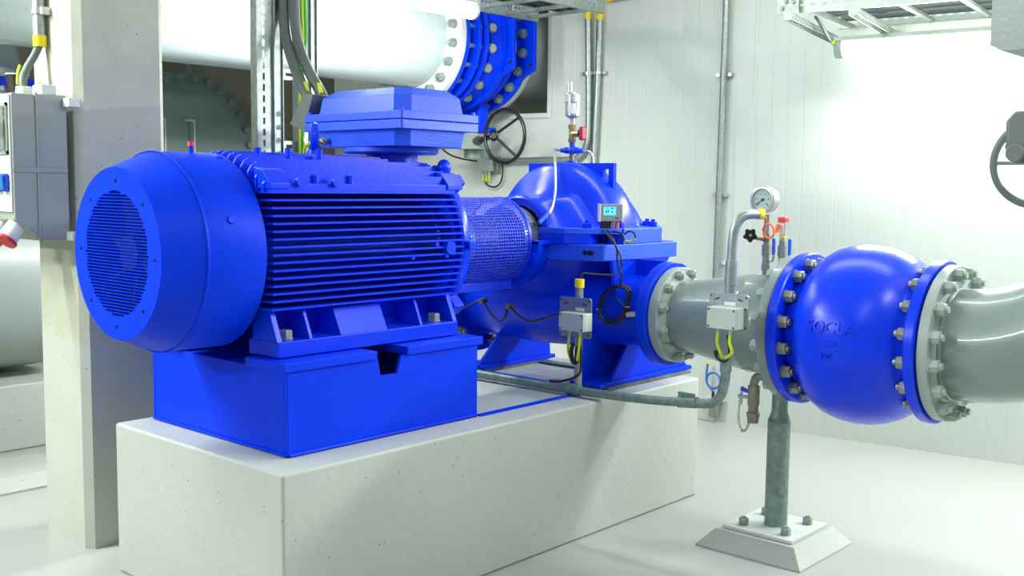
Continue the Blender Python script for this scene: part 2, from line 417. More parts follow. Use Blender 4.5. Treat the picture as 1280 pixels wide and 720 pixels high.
# neck + terminal box
obj('terminal_neck', MB().cyl((1.008, MY, 1.60), (1.008, MY, 1.669), .105, None, 24).box((.895, MY-.13, 1.52), (1.085, MY+.13, 1.615)), CAST, mo)
obj('terminal_flange', MB().lathe((1.008, MY, 1.665), 'z', [(0.005, .0001), (0.005, .19), (.012, .2), (.03, .2), (.03, .0001)], 48), BOXB, mo)
for y in (.36, .47): obj('boss', MB().box((1.06, y, 1.57), (1.1, y+.05, 1.625)), CAST, mo, bevel=.003)
def oct_(x0, x1, y0, y1, c): return [(x0+c, y0), (x1-c, y0), (x1, y0+c), (x1, y1-c), (x1-c, y1), (x0+c, y1), (x0, y1-c), (x0, y0+c)]
def loft(mb, secs):
    n = len(secs[0][0]); base = len(mb.v)
    for poly, z in secs: mb.v += [(a, b, z) for a, b in poly]
    for j in range(len(secs)-1):
        for i in range(n):
            i2 = (i+1) % n; mb.f.append((base+j*n+i, base+j*n+i2, base+(j+1)*n+i2, base+(j+1)*n+i))
    mb.f.append(tuple(base+i for i in range(n))[::-1]); mb.f.append(tuple(base+(len(secs)-1)*n+i for i in range(n)))
    return mb
TX0, TX1, TY0, TY1 = .79, 1.226, .30, .915
tb = obj('terminal_box', loft(MB(), [(oct_(TX0+.03, TX1-.03, TY0+.03, TY1-.03, .045), 1.697), (oct_(TX0+.022, TX1-.022, TY0+.022, TY1-.022, .045), 1.762),
        (oct_(TX0, TX1, TY0, TY1, .006), 1.763), (oct_(TX0, TX1, TY0, TY1, .006), 1.799)]), BOXB, mo, bevel=.003, ang=20)
ld = obj('terminal_lid', loft(MB(), [(oct_(TX0, TX1, TY0, TY1, .006), 1.8015), (oct_(TX0, TX1, TY0, TY1, .006), 1.834), (oct_(TX0+.024, TX1-.024, TY0+.024, TY1-.024, .05), 1.835),
        (oct_(TX0+.034, TX1-.034, TY0+.034, TY1-.034, .05), 1.90), (oct_(TX0+.075, TX1-.075, TY0+.075, TY1-.075, .05), 1.932)]), BOXB, mo, bevel=.003, ang=20)
for x, y in ((TX0+.018, TY0+.018), (TX1-.018, TY0+.018), (TX0+.018, TY1-.018), (TX1-.018, TY1-.018)):
    bolt_at(ld, 'lid_screw', (x, y, 1.8345), (0, 0, 1), .014, .012, BOXB, 0, False)
for y in (.77, .735): bolt_at(tb, 'earth_screw', (TX0+.021, y+.05, 1.722), (-1, 0, 0), .022, .014, STEEL, .01)
ad = MB().px([(.865, 1.92), (.935, 1.925), (1.03, 1.80), (.925, 1.762), (.905, 1.83)], .80, 1.0)
obj('cable_entry_plate', ad, CABLE, mo, bevel=.003)

# ------------------------------------------------------------------ coupling guard (perforated)
def perforated(o, ax, r, t0, t1, na, nt, fill, a0=0., a1=2*PI):
    mb = MB(); u, v, d = [Vector(k) for k in AX[ax]]; o = Vector(o)
    P = lambda t, a: tuple(o+d*t+u*(r*math.cos(a))+v*(r*math.sin(a)))
    da = (a1-a0)/na; dt = (t1-t0)/nt
    for i in range(na):
        for j in range(nt):
            ac, tcn = a0+(i+.5)*da, t0+(j+.5)*dt
            outer = [P(tcn+x*dt/2, ac+y*da/2) for x, y in ((-1,-1),(0,-1),(1,-1),(1,0),(1,1),(0,1),(-1,1),(-1,0))]
            inner = [P(tcn+fill*dt/2*math.cos(q), ac+fill*da/2*math.sin(q)) for q in (5*PI/4, 3*PI/2, 7*PI/4, 0, PI/4, PI/2, 3*PI/4, PI)]
            mb.add(outer+inner, [(k, (k+1) % 8, 8+(k+1) % 8, 8+k) for k in range(8)])
    return mb
GZ = 1.287
cg = thing('coupling_guard', 'blue perforated sheet guard over the shaft coupling between motor and pump', 'guard', (1.47, MY, GZ-.2))
gd = obj('perforated_shell', perforated((0, MY, GZ), 'x', .203, 1.27, 1.68, 84, 25, .74), GUARD, cg, ang=60)
gd.modifiers.new('thick', 'SOLIDIFY').thickness = .002
obj('end_band', MB().ring((0, MY, GZ), 'x', 1.235, 1.275, .198, .205, 64), GUARD, cg)
obj('end_band', MB().ring((0, MY, GZ), 'x', 1.675, 1.69, .198, .205, 64), GUARD, cg)
obj('lower_lip', MB().box((1.26, MY-.09, GZ-.222), (1.68, MY-.06, GZ-.184)), GUARD, cg, bevel=.002)
cp = thing('shaft_coupling', 'steel shaft coupling seen through the perforated blue guard', 'coupling', (1.45, MY, GZ-.12))
obj('hub', MB().lathe((0, MY, GZ), 'x', [(1.232, .0001), (1.232, .07), (1.30, .075), (1.30, .125), (1.40, .125), (1.40, .0001)], 32), STEEL, cp)
obj('hub', MB().lathe((0, MY, GZ), 'x', [(1.405, .0001), (1.405, .12), (1.56, .12), (1.56, .06), (1.70, .055), (1.70, .0001)], 32), DARKST, cp)

# ------------------------------------------------------------------ pump
PX, PY_, PZ = 2.17, .585, 1.287
DX, DZ = 2.117, .9619
pu = thing('centrifugal_pump', 'big blue horizontally split casing pump behind the coupling guard', 'pump', (PX, PY_, .62))
def half(prof, a0, a1, n=48): return MB().lathe((PX, PY_, PZ), 'x', prof, n, a0, a1)
up = [(-.37, .165), (-.375, .20), (-.365, .21), (-.33, .212), (-.315, .20), (-.25, .205), (-.20, .24), (-.155, .315), (-.135, .345), (-.10, .368), (-.05, .378), (.05, .378), (.10, .368), (.135, .345), (.155, .315), (.20, .24), (.25, .205), (.325, .20), (.34, .212), (.38, .21), (.385, .15)]
uc = obj('upper_casing', half(up, 0, PI), CAST, pu)
# angular hump ribs on the dome shoulders
for sx_ in (-1, 1):
    L_ = MB(); N_ = 32
    def trap(a_, c_, b_, t):                 # outline of a blunt roof: half widths a_ (foot), c_ (ridge), height b_
        pts = [(a_, 0), (a_*.985, b_*.25), (c_+.25*(a_-c_), b_*.86), (c_, b_), (-c_, b_), (-c_-.25*(a_-c_), b_*.86), (-a_*.985, b_*.25), (-a_, 0)]
        ln = [math.dist(p, q) for p, q in zip(pts, pts[1:])]; d = t*sum(ln)
        for (p, q), l_ in zip(zip(pts, pts[1:]), ln):
            if d <= l_ or q == pts[-1]: return tuple(p[k]+(q[k]-p[k])*min(1, d/l_) for k in (0, 1))
            d -= l_
    secs_ = [(.352, 0, .212, .0, .212), (.345, .05, .213, .08, .212), (.29, .8, .27, .15, .205), (.245, 1, .325, .19, .205), (.20, 1, .335, .19, .215), (.14, 1, .335, .19, .235), (.06, 1, .34, .19, .25)]
    for dx_, w_, a_, c_, b_ in secs_:
        for i in range(N_+1):
            t = i/N_; rx, rz = .212*math.cos(PI*t), .212*math.sin(PI*t)
            tx, tz = trap(a_, max(c_, .05), b_, t)
            L_.v.append((PX+sx_*dx_, PY_+rx*(1-w_)+tx*w_, PZ+rz*(1-w_)+tz*w_))
    for j in range(len(secs_)-1):
        for i in range(N_): L_.f.append((j*(N_+1)+i, j*(N_+1)+i+1, (j+1)*(N_+1)+i+1, (j+1)*(N_+1)+i))
    obj('suction_shoulder', L_, CAST, uc, ang=50)
lo = [(-.36, .15), (-.37, .21), (-.33, .225), (-.27, .25), (-.24, .285), (-.17, .31), (-.12, .345), (-.08, .365), (.08, .365), (.12, .345), (.17, .31), (.24, .285), (.30, .25), (.37, .21), (.37, .15)]
lc = obj('lower_casing', half(lo, PI, 2*PI), CAST, pu)
bel = [(-.10-PY_, .165), (.02-PY_, .166), (.14-PY_, .17), (-.30, .185), (-.18, .20), (0, .21), (.18, .21), (.32, .20), (.44, .19), (.58, .18), (.70, .18)]
obj('suction_and_discharge_body', MB().lathe((DX, PY_, DZ), 'y', bel, 56), CAST, pu)
# split flanges
def flange_poly(g): return [(1.80-g, .26), (1.86-g, .115-g), (2.157, .10-g), (2.44+g, .10-g), (2.52+g, .2), (2.52+g, .97), (2.40, 1.07+g), (1.94, 1.07+g), (1.80-g, .92)]
obj('lower_split_flange', MB().pz(flange_poly(0), 1.205, 1.279), BOXB, pu, bevel=.004)
obj('upper_split_flange', MB().pz([(1.79, .29), (1.86, .20), (1.99, .115), (2.157, .115), (2.33, .115), (2.44, .2), (2.44, .95), (2.38, 1.02), (1.94, 1.02), (1.79, .90)], 1.326, 1.352), BOXB, pu, bevel=.003)
obj('flange_block', MB().pz([(2.0, .105), (2.167, .105), (2.32, .108), (2.36, .2), (2.0, .2)], 1.2795, 1.351), BOXB, pu, bevel=.004)
obj('flange_block', MB().pz([(1.785, .29), (1.86, .20), (1.96, .22), (1.96, .95), (1.785, .90)], 1.2795, 1.3255), CAST, pu, bevel=.003)
for x, y in ((1.90, .245), (1.97, .19), (2.05, .165), (2.36, .19), (2.41, .26)):
    bolt_at(pu, 'split_flange_nut', (x, y, 1.3525), (0, 0, 1), .036, .02, CAST, .012)
for y in (.195, .165): obj('tapped_hole', MB().cyl((1.838+.002*0+(.26-y)*.0, y, 1.243), (1.822, y, 1.243), .011, None, 12), BLKPL, pu)
# gland, stainless guard
gl = obj('gland_guard', MB().lathe((0, MY, GZ), 'x', [(1.695, .155), (1.695, .162), (1.80, .162), (1.80, .155)], 48, close=True), STAIN, pu)
for i in range(-6, 7):
    a = PI-.55+i*.0
slm = MB()
for i in range(9):
    for j in range(5):
        a = PI-.05-.06*i; x = 1.735+.012*j
        slm.obox((x, MY+.1622*math.cos(a), GZ+.1622*math.sin(a)), (.0035, .003, .0006), ((1, 0, 0), (0, -math.sin(a), math.cos(a)), (0, math.cos(a), math.sin(a))))
obj('vent_slots', slm, DARKST, gl)
obj('gland_seal', MB().lathe((0, MY, GZ), 'x', [(1.835, .0001), (1.835, .149), (1.86, .149), (1.86, .0001)], 32), BLKPL, pu)
# bearing bracket cradle (lower half)
bb = obj('bearing_bracket', MB().lathe((0, MY, GZ), 'x', [(1.70, .172), (1.70, .236), (1.725, .236), (1.735, .215), (1.80, .215), (1.80, .172)], 40, PI, 2*PI, close=True), CAST, pu)
for sgn in (-1, 1): 
    obj('bracket_ear', MB().box((1.70, MY+sgn*.204-.034, GZ-.012), (1.79, MY+sgn*.204+.034, GZ+.006)), CAST, pu, bevel=.003)
bolt_at(pu, 'bracket_plug', (1.70, MY-.205, GZ-.07), (-1, 0, 0), .04, .01, CAST, 0, False)
# lifting plate with two slots
LPX = 2.185
Y0, Y1, Z0, Z1 = .30, .845, 1.40, 1.66
lp = MB()
for y0, y1, z0, z1 in ((Y0, Y0+.03, Z0, Z1), (Y0+.03, Y0+.062, Z1-.03, Z1), (Y0+.03, Y0+.062, Z0, Z1-.125), (Y0+.062, Y1-.062, Z0, Z1), (Y1-.062, Y1-.03, Z1-.03, Z1), (Y1-.062, Y1-.03, Z0, Z1-.125), (Y1-.03, Y1, Z0, Z1)):
    lp.box((LPX-.012, y0, z0), (LPX+.012, y1, z1))
obj('lifting_plate', lp, BLUE, pu, ang=0)
obj('vent_boss', MB().cyl((2.185, .57, 1.64), (2.185, .57, 1.672), .035, .028), CAST, pu)
# discharge and suction flanges
dfl = obj('discharge_flange', MB().ring((DX, 0, DZ), 'y', -.104, -.052, .12, .24, 72, .004), BLUE, pu)
sfl = obj('suction_flange', MB().ring((DX-.02, 0, DZ), 'y', 1.10, 1.15, .12, .30, 72, .004), BLUE, pu)
bolt_ring(sfl, 'flange_nut', (DX-.02, 1.10, DZ), 'y', .25, 12, -1, .045, .03, STEEL, .02)
obj('vertical_rib', MB().box((2.122, -.04, 1.10), (2.137, .115, 1.2045)), CAST, pu)
obj('casing_wall', MB().py([(1.93, 1.2045), (2.40, 1.2045), (2.30, 1.08), (1.96, 1.06)], .1155, .135), CAST, pu)
# supports
for yb, dirn in ((.14, 1), (.879, -1)):
    sp_ = obj('support_plate', MB().py([(1.975, .635), (2.62, .635), (2.42, .84), (2.145, .85)] if dirn > 0 else [(1.845, .635), (2.41, .635), (2.40, .79), (2.03, .81)], yb, yb+.014), BLUE, pu)
    if dirn > 0:
        obj('support_web', MB().px([(.1545, .635), (.30, .635), (.24, .95), (.1545, .95)], 2.30, 2.312), BLUE, pu)
        obj('support_plate', MB().py([(1.86, .635), (2.60, .635), (2.40, .86), (1.92, .90)], .255, .268), BLUE, pu)
        obj('foot_plate', MB().box((1.86, .12, .614), (2.64, .30, .634)), BLUE, pu, bevel=.002)
    else:
        obj('foot_plate', MB().box((1.84, .85, .614), (2.42, 1.0, .634)), BLUE, pu, bevel=.002)
gt = MB().box((1.90, .10, .6005), (2.60, .30, .6135)); gto = obj('grout_pad', gt, GROUT); tag(gto, 'rough dark grout pad under the near pump foot', 'grout')
gt = MB().box((1.80, .85, .6005), (2.36, 1.01, .6135)); gto = obj('grout_pad', gt, GROUT); tag(gto, 'rough dark grout strip under the far pump foot behind the conduit', 'grout')

# vent assembly on the pump
va = thing('air_vent_valve', 'stainless bottle air vent on brass valve with red handle atop pump', 'air vent', (2.185, .57, 1.672))
vx, vy = 2.185, .57
obj('stem', MB().cyl((vx, vy, 1.6725), (vx, vy, 1.712), .012), BRASS, va)
obj('cross_fitting', MB().sphere((vx, vy, 1.727), .024, 14).cyl((vx-.02, vy+.055, 1.725), (vx+.02, vy-.055, 1.722), .012, None, 8).cyl((vx, vy, 1.705), (vx, vy, 1.765), .014, None, 8).cyl((vx-.012, vy+.034, 1.725), (vx-.006, vy+.017, 1.724), .019, None, 6).cyl((vx+.006, vy-.017, 1.724), (vx+.012, vy-.034, 1.723), .019, None, 6), BHAND, va)
obj('brass_valve', MB().cyl((vx, vy, 1.765), (vx, vy, 1.785), .02, None, 8).cyl((vx, vy, 1.785), (vx, vy, 1.83), .016).cyl((vx, vy, 1.83), (vx, vy, 1.852), .02, None, 8).cyl((vx, vy, 1.807), (vx-.005, vy-.05, 1.807), .017, None, 8), BRASS, va)
obj('handle', MB().obox((vx+.0, vy-.066, 1.807), (.022, .012, .034), ((1, 0, 0), (0, 1, 0), (0, 0, 1))), DRED, va, bevel=.01, seg=3)
obj('bottle', MB().lathe((vx, vy, 0), 'z', [(1.852, .011), (1.882, .012), (1.884, .024), (1.897, .036), (1.96, .037), (1.962, .039), (1.968, .039), (1.97, .037), (2.0, .036), (2.012, .026), (2.016, .001)], 28), STAIN, va)
obj('nozzle', MB().cyl((vx-.012, vy+.010, 2.01), (vx-.012, vy+.010, 2.062), .013, None, 14), STAIN, va)
lbl = MB().lathe((vx, vy, 0), 'z', [(1.905, .0376), (1.955, .0376)], 8, PI+.0, PI+1.1); obj('label', lbl, PAPER, va)
t1 = MB().tube([(2.165, .632, 1.725), (2.13, .642, 1.728), (2.09, .60, 1.70), (2.03, .55, 1.66), (1.975, .50, 1.58), (1.925, .459, 1.517), (1.86, .42, 1.453), (1.81, .408, 1.41), (1.775, .415, 1.385)], .0065, 10)
tg = thing('flush_tube', 'bent stainless flush tube running down the front of the pump dome', 'tube', (1.95, .5, 1.38))
obj('tube', t1, STAIN, tg); obj('fitting', MB().cyl((1.82, .41, 1.42), (1.76, .418, 1.372), .011, None, 8), BHAND, tg)
t2 = MB().tube([(2.205, .512, 1.72), (2.21, .485, 1.718), (2.215, .465, 1.70), (2.215, .455, 1.655)], .006, 10)
tag(obj('flush_tube', t2, STAIN), 'short bent steel tube dropping behind the slotted lifting plate', 'tube')

# display transmitter
dt = thing('digital_transmitter', 'small gray transmitter with lit blue display on the pump flange', 'transmitter', (1.90, .18, 1.353))
A = Vector((-.62, -.78, 0)).normalized(); T = Vector((.78, -.62, 0)).normalized(); Z = Vector((0, 0, 1))
dc = Vector((1.963, .158, 1.425))
obj('housing', MB().obox(dc, (.050, .040, .018), (T, Z, A)), DISPG, dt, bevel=.004)
obj('side_trim', MB().obox(dc-T*.053, (.0035, .041, .019), (T, Z, A)), WPLAST, dt); obj('side_trim', MB().obox(dc+T*.053, (.0025, .041, .019), (T, Z, A)), WPLAST, dt)
sc_ = obj('screen', MB().obox(dc+A*.0185-T*.008+Z*.008, (.029, .019, .001), (T, Z, A)), SCREEN, dt)
sg = MB()
for u_, v_, a_, b_ in ((-.012, .014, .006, .0015), (.012, .013, .007, .0025), (-.016, .0, .003, .005), (-.006, .0, .003, .005), (-.016, -.006, .003, .003), (.012, -.004, .003, .004)):
    sg.obox(dc+A*.0198-T*.008+Z*.008+T*u_+Z*v_, (a_, b_, .0004), (T, Z, A))
obj('segments', sg, SCRSEG, sc_)
obj('badge', MB().obox(dc+A*.0185+T*.027-Z*.024, (.010, .0025, .0006), (T, Z, A)), SCRSEG, dt)
obj('connector', MB().obox(dc-T*.026-Z*.063, (.020, .023, .012), (T, Z, A)), BLKPL, dt, bevel=.003)
obj('connector', MB().obox(dc+T*.008-Z*.055, (.008, .016, .009), (T, Z, A)), BRASS, dt, bevel=.002)
obj('plug', MB().cyl(dc+T*.034-Z*.052, dc+T*.034-Z*.087, .009, .007).cyl(dc+T*.034-Z*.040, dc+T*.034-Z*.052, .0095), ORANGE, dt)
obj('mount_post', MB().obox(dc-A*.022-Z*.035, (.012, .04, .004), (T, Z, A)), CAST, dt)
wirepts = lambda L: [Vector(p) for p in L]
cb = lambda pts, r, label, m=BLACK, cat='cable': tag(obj('signal_cable', MB().tube(pts, r, 8), m), label, cat)
cb([(1.915, .17, 1.345), (1.90, .125, 1.325), (1.885, .075, 1.29), (1.901, .07, 1.26), (1.906, .072, 1.223), (1.908, .066, 1.18), (1.921, .055, 1.139), (1.915, .06, 1.10)], .0045, 'black cable hanging from the transmitter down to the coiled cable')
cb([(1.935, .152, 1.345), (1.915, .112, 1.318), (1.905, .078, 1.274), (1.917, .06, 1.23), (1.918, .055, 1.183), (1.891, .065, 1.148), (1.863, .085, 1.146), (1.783, .12, 1.152), (1.744, .14, 1.155), (1.735, .151, 1.12)], .0042, 'black cable bending from the transmitter into the yellow-capped stand pipe')
cl = [(1.93, .075, 1.093), (1.93, .138, 1.07), (1.93, .174, 1.03), (1.93, .187, .973), (1.93, .162, .926), (1.93, .097, .913), (1.93, .044, .952), (1.93, .023, 1.013), (1.93, .016, 1.079), (1.92, .067, 1.095)]
cm = MB().tube(cl, .0075, 8); cm.tube([(x-.008, .1+(y-.1)*.93, 1.0+(z-1.0)*.94) for x, y, z in cl], .006, 8)
cm.tube([(1.925, .18, .985), (1.92, .14, 1.03), (1.92, .085, 1.035), (1.92, .04, 1.0)], .004, 8); cm.tube([(1.925, .17, .93), (1.92, .10, .935), (1.92, .04, .95)], .004, 8)
co = thing('coiled_cable', 'coil of black cable tied beside the pump discharge flange', 'cable', (1.93, .1, .91))
obj('coil', cm, BLACK, co); obj('cable_tie', MB().torus((1.926, .188, .975), 'z', .010, .002, 14, 6), WPLAST, co); obj('cable_tie', MB().torus((1.926, .024, 1.0), 'z', .010, .002, 14, 6), WPLAST, co)
pg = thing('pressure_plug', 'small steel plug connector on the pump nozzle beside the coil', 'connector', (1.95, -.01, .93))
obj('body', MB().cyl((1.93, .03, .962), (1.955, -.045, .972), .013, None, 12), STAIN, pg)
obj('collar', MB().cyl((1.926, .042, .9605), (1.93, .03, .962), .016, None, 8), BLKPL, pg)
yg = [(1.955, .137, 1.338), (1.945, .08, 1.333), (1.93, .045, 1.30), (1.93, .015, 1.297), (1.93, -.008, 1.315), (1.93, -.003, 1.337), (1.93, .025, 1.345), (1.935, .055, 1.33)]
yw = thing('looped_sensor_cable', 'small loop of cable with yellow-green sleeve under the orange plug', 'cable', (1.93, .04, 1.29))
obj('cable', MB().tube(yg, .0045, 8), BLACK, yw); obj('sleeve', MB().tube(yg[2:5], .006, 8), YGREEN, yw)
bc = thing('clipped_sensor_cable', 'thin dark cable clipped along the lower pump belly below the guard', 'cable', (1.77, .6, .9))
BP = [(1.75, .923, .96), (1.75, .911, .928), (1.78, .868, .954), (1.80, .816, .973), (1.80, .766, .921), (1.80, .701, .883), (1.80, .659, .911), (1.80, .639, .96), (1.78, .558, .925), (1.76, .454, .906), (1.74, .277, .961)]
obj('cable', MB().tube(BP, .005, 8), BLACK, bc)
for p in (BP[3], BP[7]): obj('clip', MB().box((p[0]-.012, p[1]-.012, p[2]-.012), (p[0]+.03, p[1]+.012, p[2]+.012)), BRASS, bc, bevel=.003)

# ------------------------------------------------------------------ conduit, stand pipe, junction boxes
cpt = [(1.68, .80, .63), (1.70, .05, .63), (1.70, -.30, .645), (1.70, -.464, .661), (1.70, -.545, .667), (1.70, -.60, .695), (1.70, -.622, .75), (1.70, -.628, .80), (1.70, -.628, .865)]
gc = thing('galvanised_conduit', 'galvanised conduit lying on the plinth and bending up below the reducer', 'conduit', (1.70, 0, .61))
obj('tube', MB().tube(cpt, .0195, 16, True, 5), GALVD, gc)
obj('coupling', MB().cyl((1.70, -.41, .655), (1.70, -.50, .6645), .024).box((1.693, -.49, .668), (1.70, -.41, .70)), GALVD, gc)
for y in (-.43, -.47): bolt_at(gc, 'screw', (1.693, y, .687), (-1, 0, 0), .01, .005, STEEL, 0, False)
obj('collar', MB().cyl((1.70, -.628, .865), (1.70, -.6285, .81), .0235), GALVD, gc)
obj('tee', MB().cyl((1.70, .18, .63), (1.70, .11, .63), .025), GALVD, gc)
sd = thing('stand_pipe', 'upright galvanised pipe with yellow top cap in front of the pump', 'pipe', (1.733, .151, .655))
obj('pipe', MB().cyl((1.733, .151, .645), (1.733, .151, 1.10), .018), GALV, sd); obj('end_cap', MB().cyl((1.733, .151, 1.092), (1.733, .151, 1.13), .0215), YELLOW, sd)
def jbox(name, label, xp, yc, zc, w, h, bw, bh, by, bz):
    t = thing(name, label, 'junction box', (xp, yc, zc-h/2))
    obj('mounting_plate', MB().px([(yc-w/2+.008, zc-h/2), (yc+w/2-.008, zc-h/2), (yc+w/2, zc-h/2+.008), (yc+w/2, zc+h/2-.008), (yc+w/2-.008, zc+h/2), (yc-w/2+.008, zc+h/2), (yc-w/2, zc+h/2-.008), (yc-w/2, zc-h/2+.008)], xp, xp+.004), GALV, t)
    b = obj('housing', MB().box((xp-.055, by-bw/2, bz-bh/2), (xp-.0005, by+bw/2, bz+bh/2)), PLAST, t, bevel=.003)
    obj('lid_line', MB().box((xp-.066, by-bw/2, bz-bh/2), (xp-.056, by+bw/2, bz+bh/2)), PLAST, t, bevel=.003)
    for a in (-1, 1):
        for c in (-1, 1): bolt_at(b, 'lid_screw', (xp-.0662, by+a*(bw/2-.009), bz+c*(bh/2-.009)), (-1, 0, 0), .008, .002, DARKST, 0, False)
    for a in (-1, 1):
        obj('slot', MB().obox((xp-.0006, yc+a*w*.29, zc+h*.34), (.0008, .011, .003), ((1, 0, 0), (0, 1, a*-.35), (0, a*.35, 1))), DARKST, t)
        for c in (.1, .42, -.42): bolt_at(t, 'hole', (xp-.001, yc+a*(w/2-.01), zc+h*c), (-1, 0, 0), .008, .001, DARKST, 0, False)
    obj('label', MB().box((xp-.001, by-.025, bz+bh/2+.003), (xp-.0002, by+.025, bz+bh/2+.018)), PAPER, t)
    for a in (-.2, .22):
        obj('cable_gland', MB().cyl((xp-.032, by+a*bw, bz-bh/2), (xp-.032, by+a*bw, bz-bh/2-.018), .0095, None, 10), PLAST, t)
    return t
jbox('junction_box', 'pale junction box on steel plate on the yellow-capped stand pipe', 1.714, .158, .957, .182, .182, .140, .080, .130, .944)
jbox('junction_box', 'pale junction box on steel plate in front of the gray reducer', 1.672, -.648, 1.058, .178, .142, .130, .085, -.655, 1.036)
for i, p in enumerate((.161, .102)):
    tag(obj('gland_cable', MB().tube([(1.682, p, .886), (1.680, p+.004-.002*i, .86), (1.678, p+.006, .81), (1.680, .148-.03*i, .765)], .006, 8), YGREEN), ('left' if i == 0 else 'right')+' yellow sleeved cable below the box on the stand pipe', 'cable')
tag(obj('black_cable_loop', MB().tube([(1.692, .15, .842), (1.678, .148, .806), (1.676, .137, .763), (1.682, .121, .763), (1.682, .121, .812), (1.69, .112, .835)], .010, 8), BLACK), 'black cable loop hanging under the box on the stand pipe', 'cable')
tag(obj('drop_cable', MB().tube([(1.69, .108, .87), (1.69, .101, .753), (1.69, .118, .70), (1.672, .20, .665), (1.665, .262, .66)], .0055, 8), BLACK), 'black cable running down the stand pipe onto the conduit', 'cable')
for i, y in enumerate((-.626, -.681)):
    tag(obj('gland_cable', MB().tube([(1.638, y, .974), (1.636, y+.002, .94), (1.64, y-.008, .90), (1.655, -.64-.01*i, .872)], .0065, 8), YGREEN), ('left' if i == 0 else 'right')+' yellow sleeved cable below the box at the reducer', 'cable')
tag(obj('black_cable_loop', MB().tube([(1.66, -.605, .90), (1.66, -.612, .872), (1.66, -.645, .862), (1.66, -.668, .89), (1.66, -.668, .925), (1.665, -.655, .965)], .009, 8), BLACK), 'black cable loop entering the conduit below the reducer box', 'cable')
rs = thing('riser_conduit', 'bent galvanised conduit rising from the reducer box towards the gauge', 'conduit', (1.70, -.64, 1.13))
obj('tube', MB().tube([(1.70, -.636, 1.128), (1.70, -.638, 1.2), (1.70, -.642, 1.32), (1.705, -.648, 1.385), (1.72, -.662, 1.425), (1.745, -.682, 1.442), (1.80, -.70, 1.443)], .0195, 16, True, 5), GALV, rs)
obj('sleeve', MB().cyl((1.70, -.637, 1.16), (1.70, -.640, 1.26), .0235), GALV, rs)
obj('end_cap', MB().cyl((1.79, -.697, 1.443), (1.815, -.706, 1.443), .0215), YELLOW, rs)

# ------------------------------------------------------------------ discharge line
rd = thing('pipe_reducer', 'gray painted reducer pipe between the pump and the blue check valve', 'pipe', (DX, -.4, DZ-.22))
obj('body', MB().lathe((DX, 0, DZ), 'y', [(-.148, .165), (-.19, .165), (-.24, .168), (-.40, .195), (-.48, .208), (-.52, .214), (-.528, .217), (-.536, .214), (-.675, .214), (-.72, .218)], 72), GRAY, rd)
f1 = obj('small_flange', MB().lathe((DX, 0, DZ), 'y', [(-.108, .14), (-.108, .217), (-.110, .219), (-.150, .219), (-.152, .217), (-.152, .19), (-.156, .185), (-.172, .172), (-.172, .14)], 72, close=True), GRAYL, rd)
bolt_ring(f1, 'flange_bolt', (DX, -.152, DZ), 'y', .193, 12, -1, .038, .026, GRAYL, .008)
f2 = obj('large_flange', MB().ring((DX, 0, DZ), 'y', -.738, -.695, .17, .308, 72, .003), GRAY, rd)
bolt_ring(f2, 'flange_bolt', (DX, -.695, DZ), 'y', .275, 16, 1, .044, .03, GRAYL, 0)
cv = thing('check_valve', 'bulging blue cast check valve with embossed lettering and two bolted flanges', 'valve', (DX, -1.03, DZ-.365))
RB = [(-.775, .215), (-.785, .243), (-.80, .252), (-.83, .262), (-.845, .285), (-.875, .318), (-.92, .345), (-.97, .359), (-1.03, .364), (-1.09, .359), (-1.14, .346), (-1.19, .325), (-1.225, .300), (-1.25, .278), (-1.265, .262), (-1.295, .255), (-1.302, .215)]
body = obj('body', MB().lathe((DX, 0, DZ), 'y', RB, 96), CAST, cv, ang=60)
vf1 = obj('flange', MB().ring((DX, 0, DZ), 'y', -.783, -.742, .17, .3166, 96, .005), CAST, cv)
vf2 = obj('flange', MB().ring((DX, 0, DZ), 'y', -1.338, -1.298, .17, .3166, 96, .005), CAST, cv)
bolt_ring(vf1, 'flange_nut', (DX, -.783, DZ), 'y', .275, 16, -1, .044, .030, STEEL, .010)
bolt_ring(vf2, 'flange_nut', (DX, -1.298, DZ), 'y', .275, 16, 1, .044, .03, STEEL, .012)
def rbody(y):
    for (a, ra), (b, rb) in zip(RB, RB[1:]):
        if b <= y <= a: return ra+(rb-ra)*(y-a)/(b-a)
    return .3
def emboss(txt, size, yc, zc, parent, name, bar=None):
    if bar: 
        vs = MB()
        n = 12
        for i in range(n):
            slm_ = None
        L = MB()
        for i in range(n):
            L.box((bar[0]*(i/n-.5), -bar[1]/2, 0), (bar[0]*((i+1)/n-.5), bar[1]/2, .009))
        V, F = L.v, L.f
    else:
        cu = bpy.data.curves.new(name, 'FONT'); cu.body = txt; cu.size = size; cu.extrude = .0055; cu.align_x = 'CENTER'; cu.align_y = 'CENTER'; cu.offset = .0004
        to = bpy.data.objects.new(name, cu); C.objects.link(to)
        me = bpy.data.meshes.new_from_object(to.evaluated_get(bpy.context.evaluated_depsgraph_get()))
        V = [tuple(v.co) for v in me.vertices]; F = [tuple(p.vertices) for p in me.polygons]
        bpy.data.objects.remove(to); bpy.data.curves.remove(cu); bpy.data.meshes.remove(me)
    mb = MB()
    for x, y, z in V:
        wy, wz = yc-x, zc+y
        r = rbody(wy)+z*.9+.001
        dz = wz-DZ
        mb.v.append((DX-math.sqrt(max(1e-4, r*r-dz*dz)), wy, wz))
    mb.f = F
    return obj(name, mb, CAST, parent, ang=40)
emboss('SOCLA', .062, -1.035, 1.022, body, 'embossed_letters')
emboss('', 0, -1.02, .962, body, 'embossed_bar', bar=(.085, .007))
emboss('250', .030, -1.022, .912, body, 'embossed_letters')
el = thing('pipe_elbow', 'gray painted pipe elbow with bolted flange at the right edge', 'pipe', (DX, -1.6, DZ-.22))
RR = .66; yb0 = -1.43
eb = MB(); n = 72; base = 0
secs = [(-1.375, 0)]
for i in range(19): secs.append(('a', i/18*PI/2))
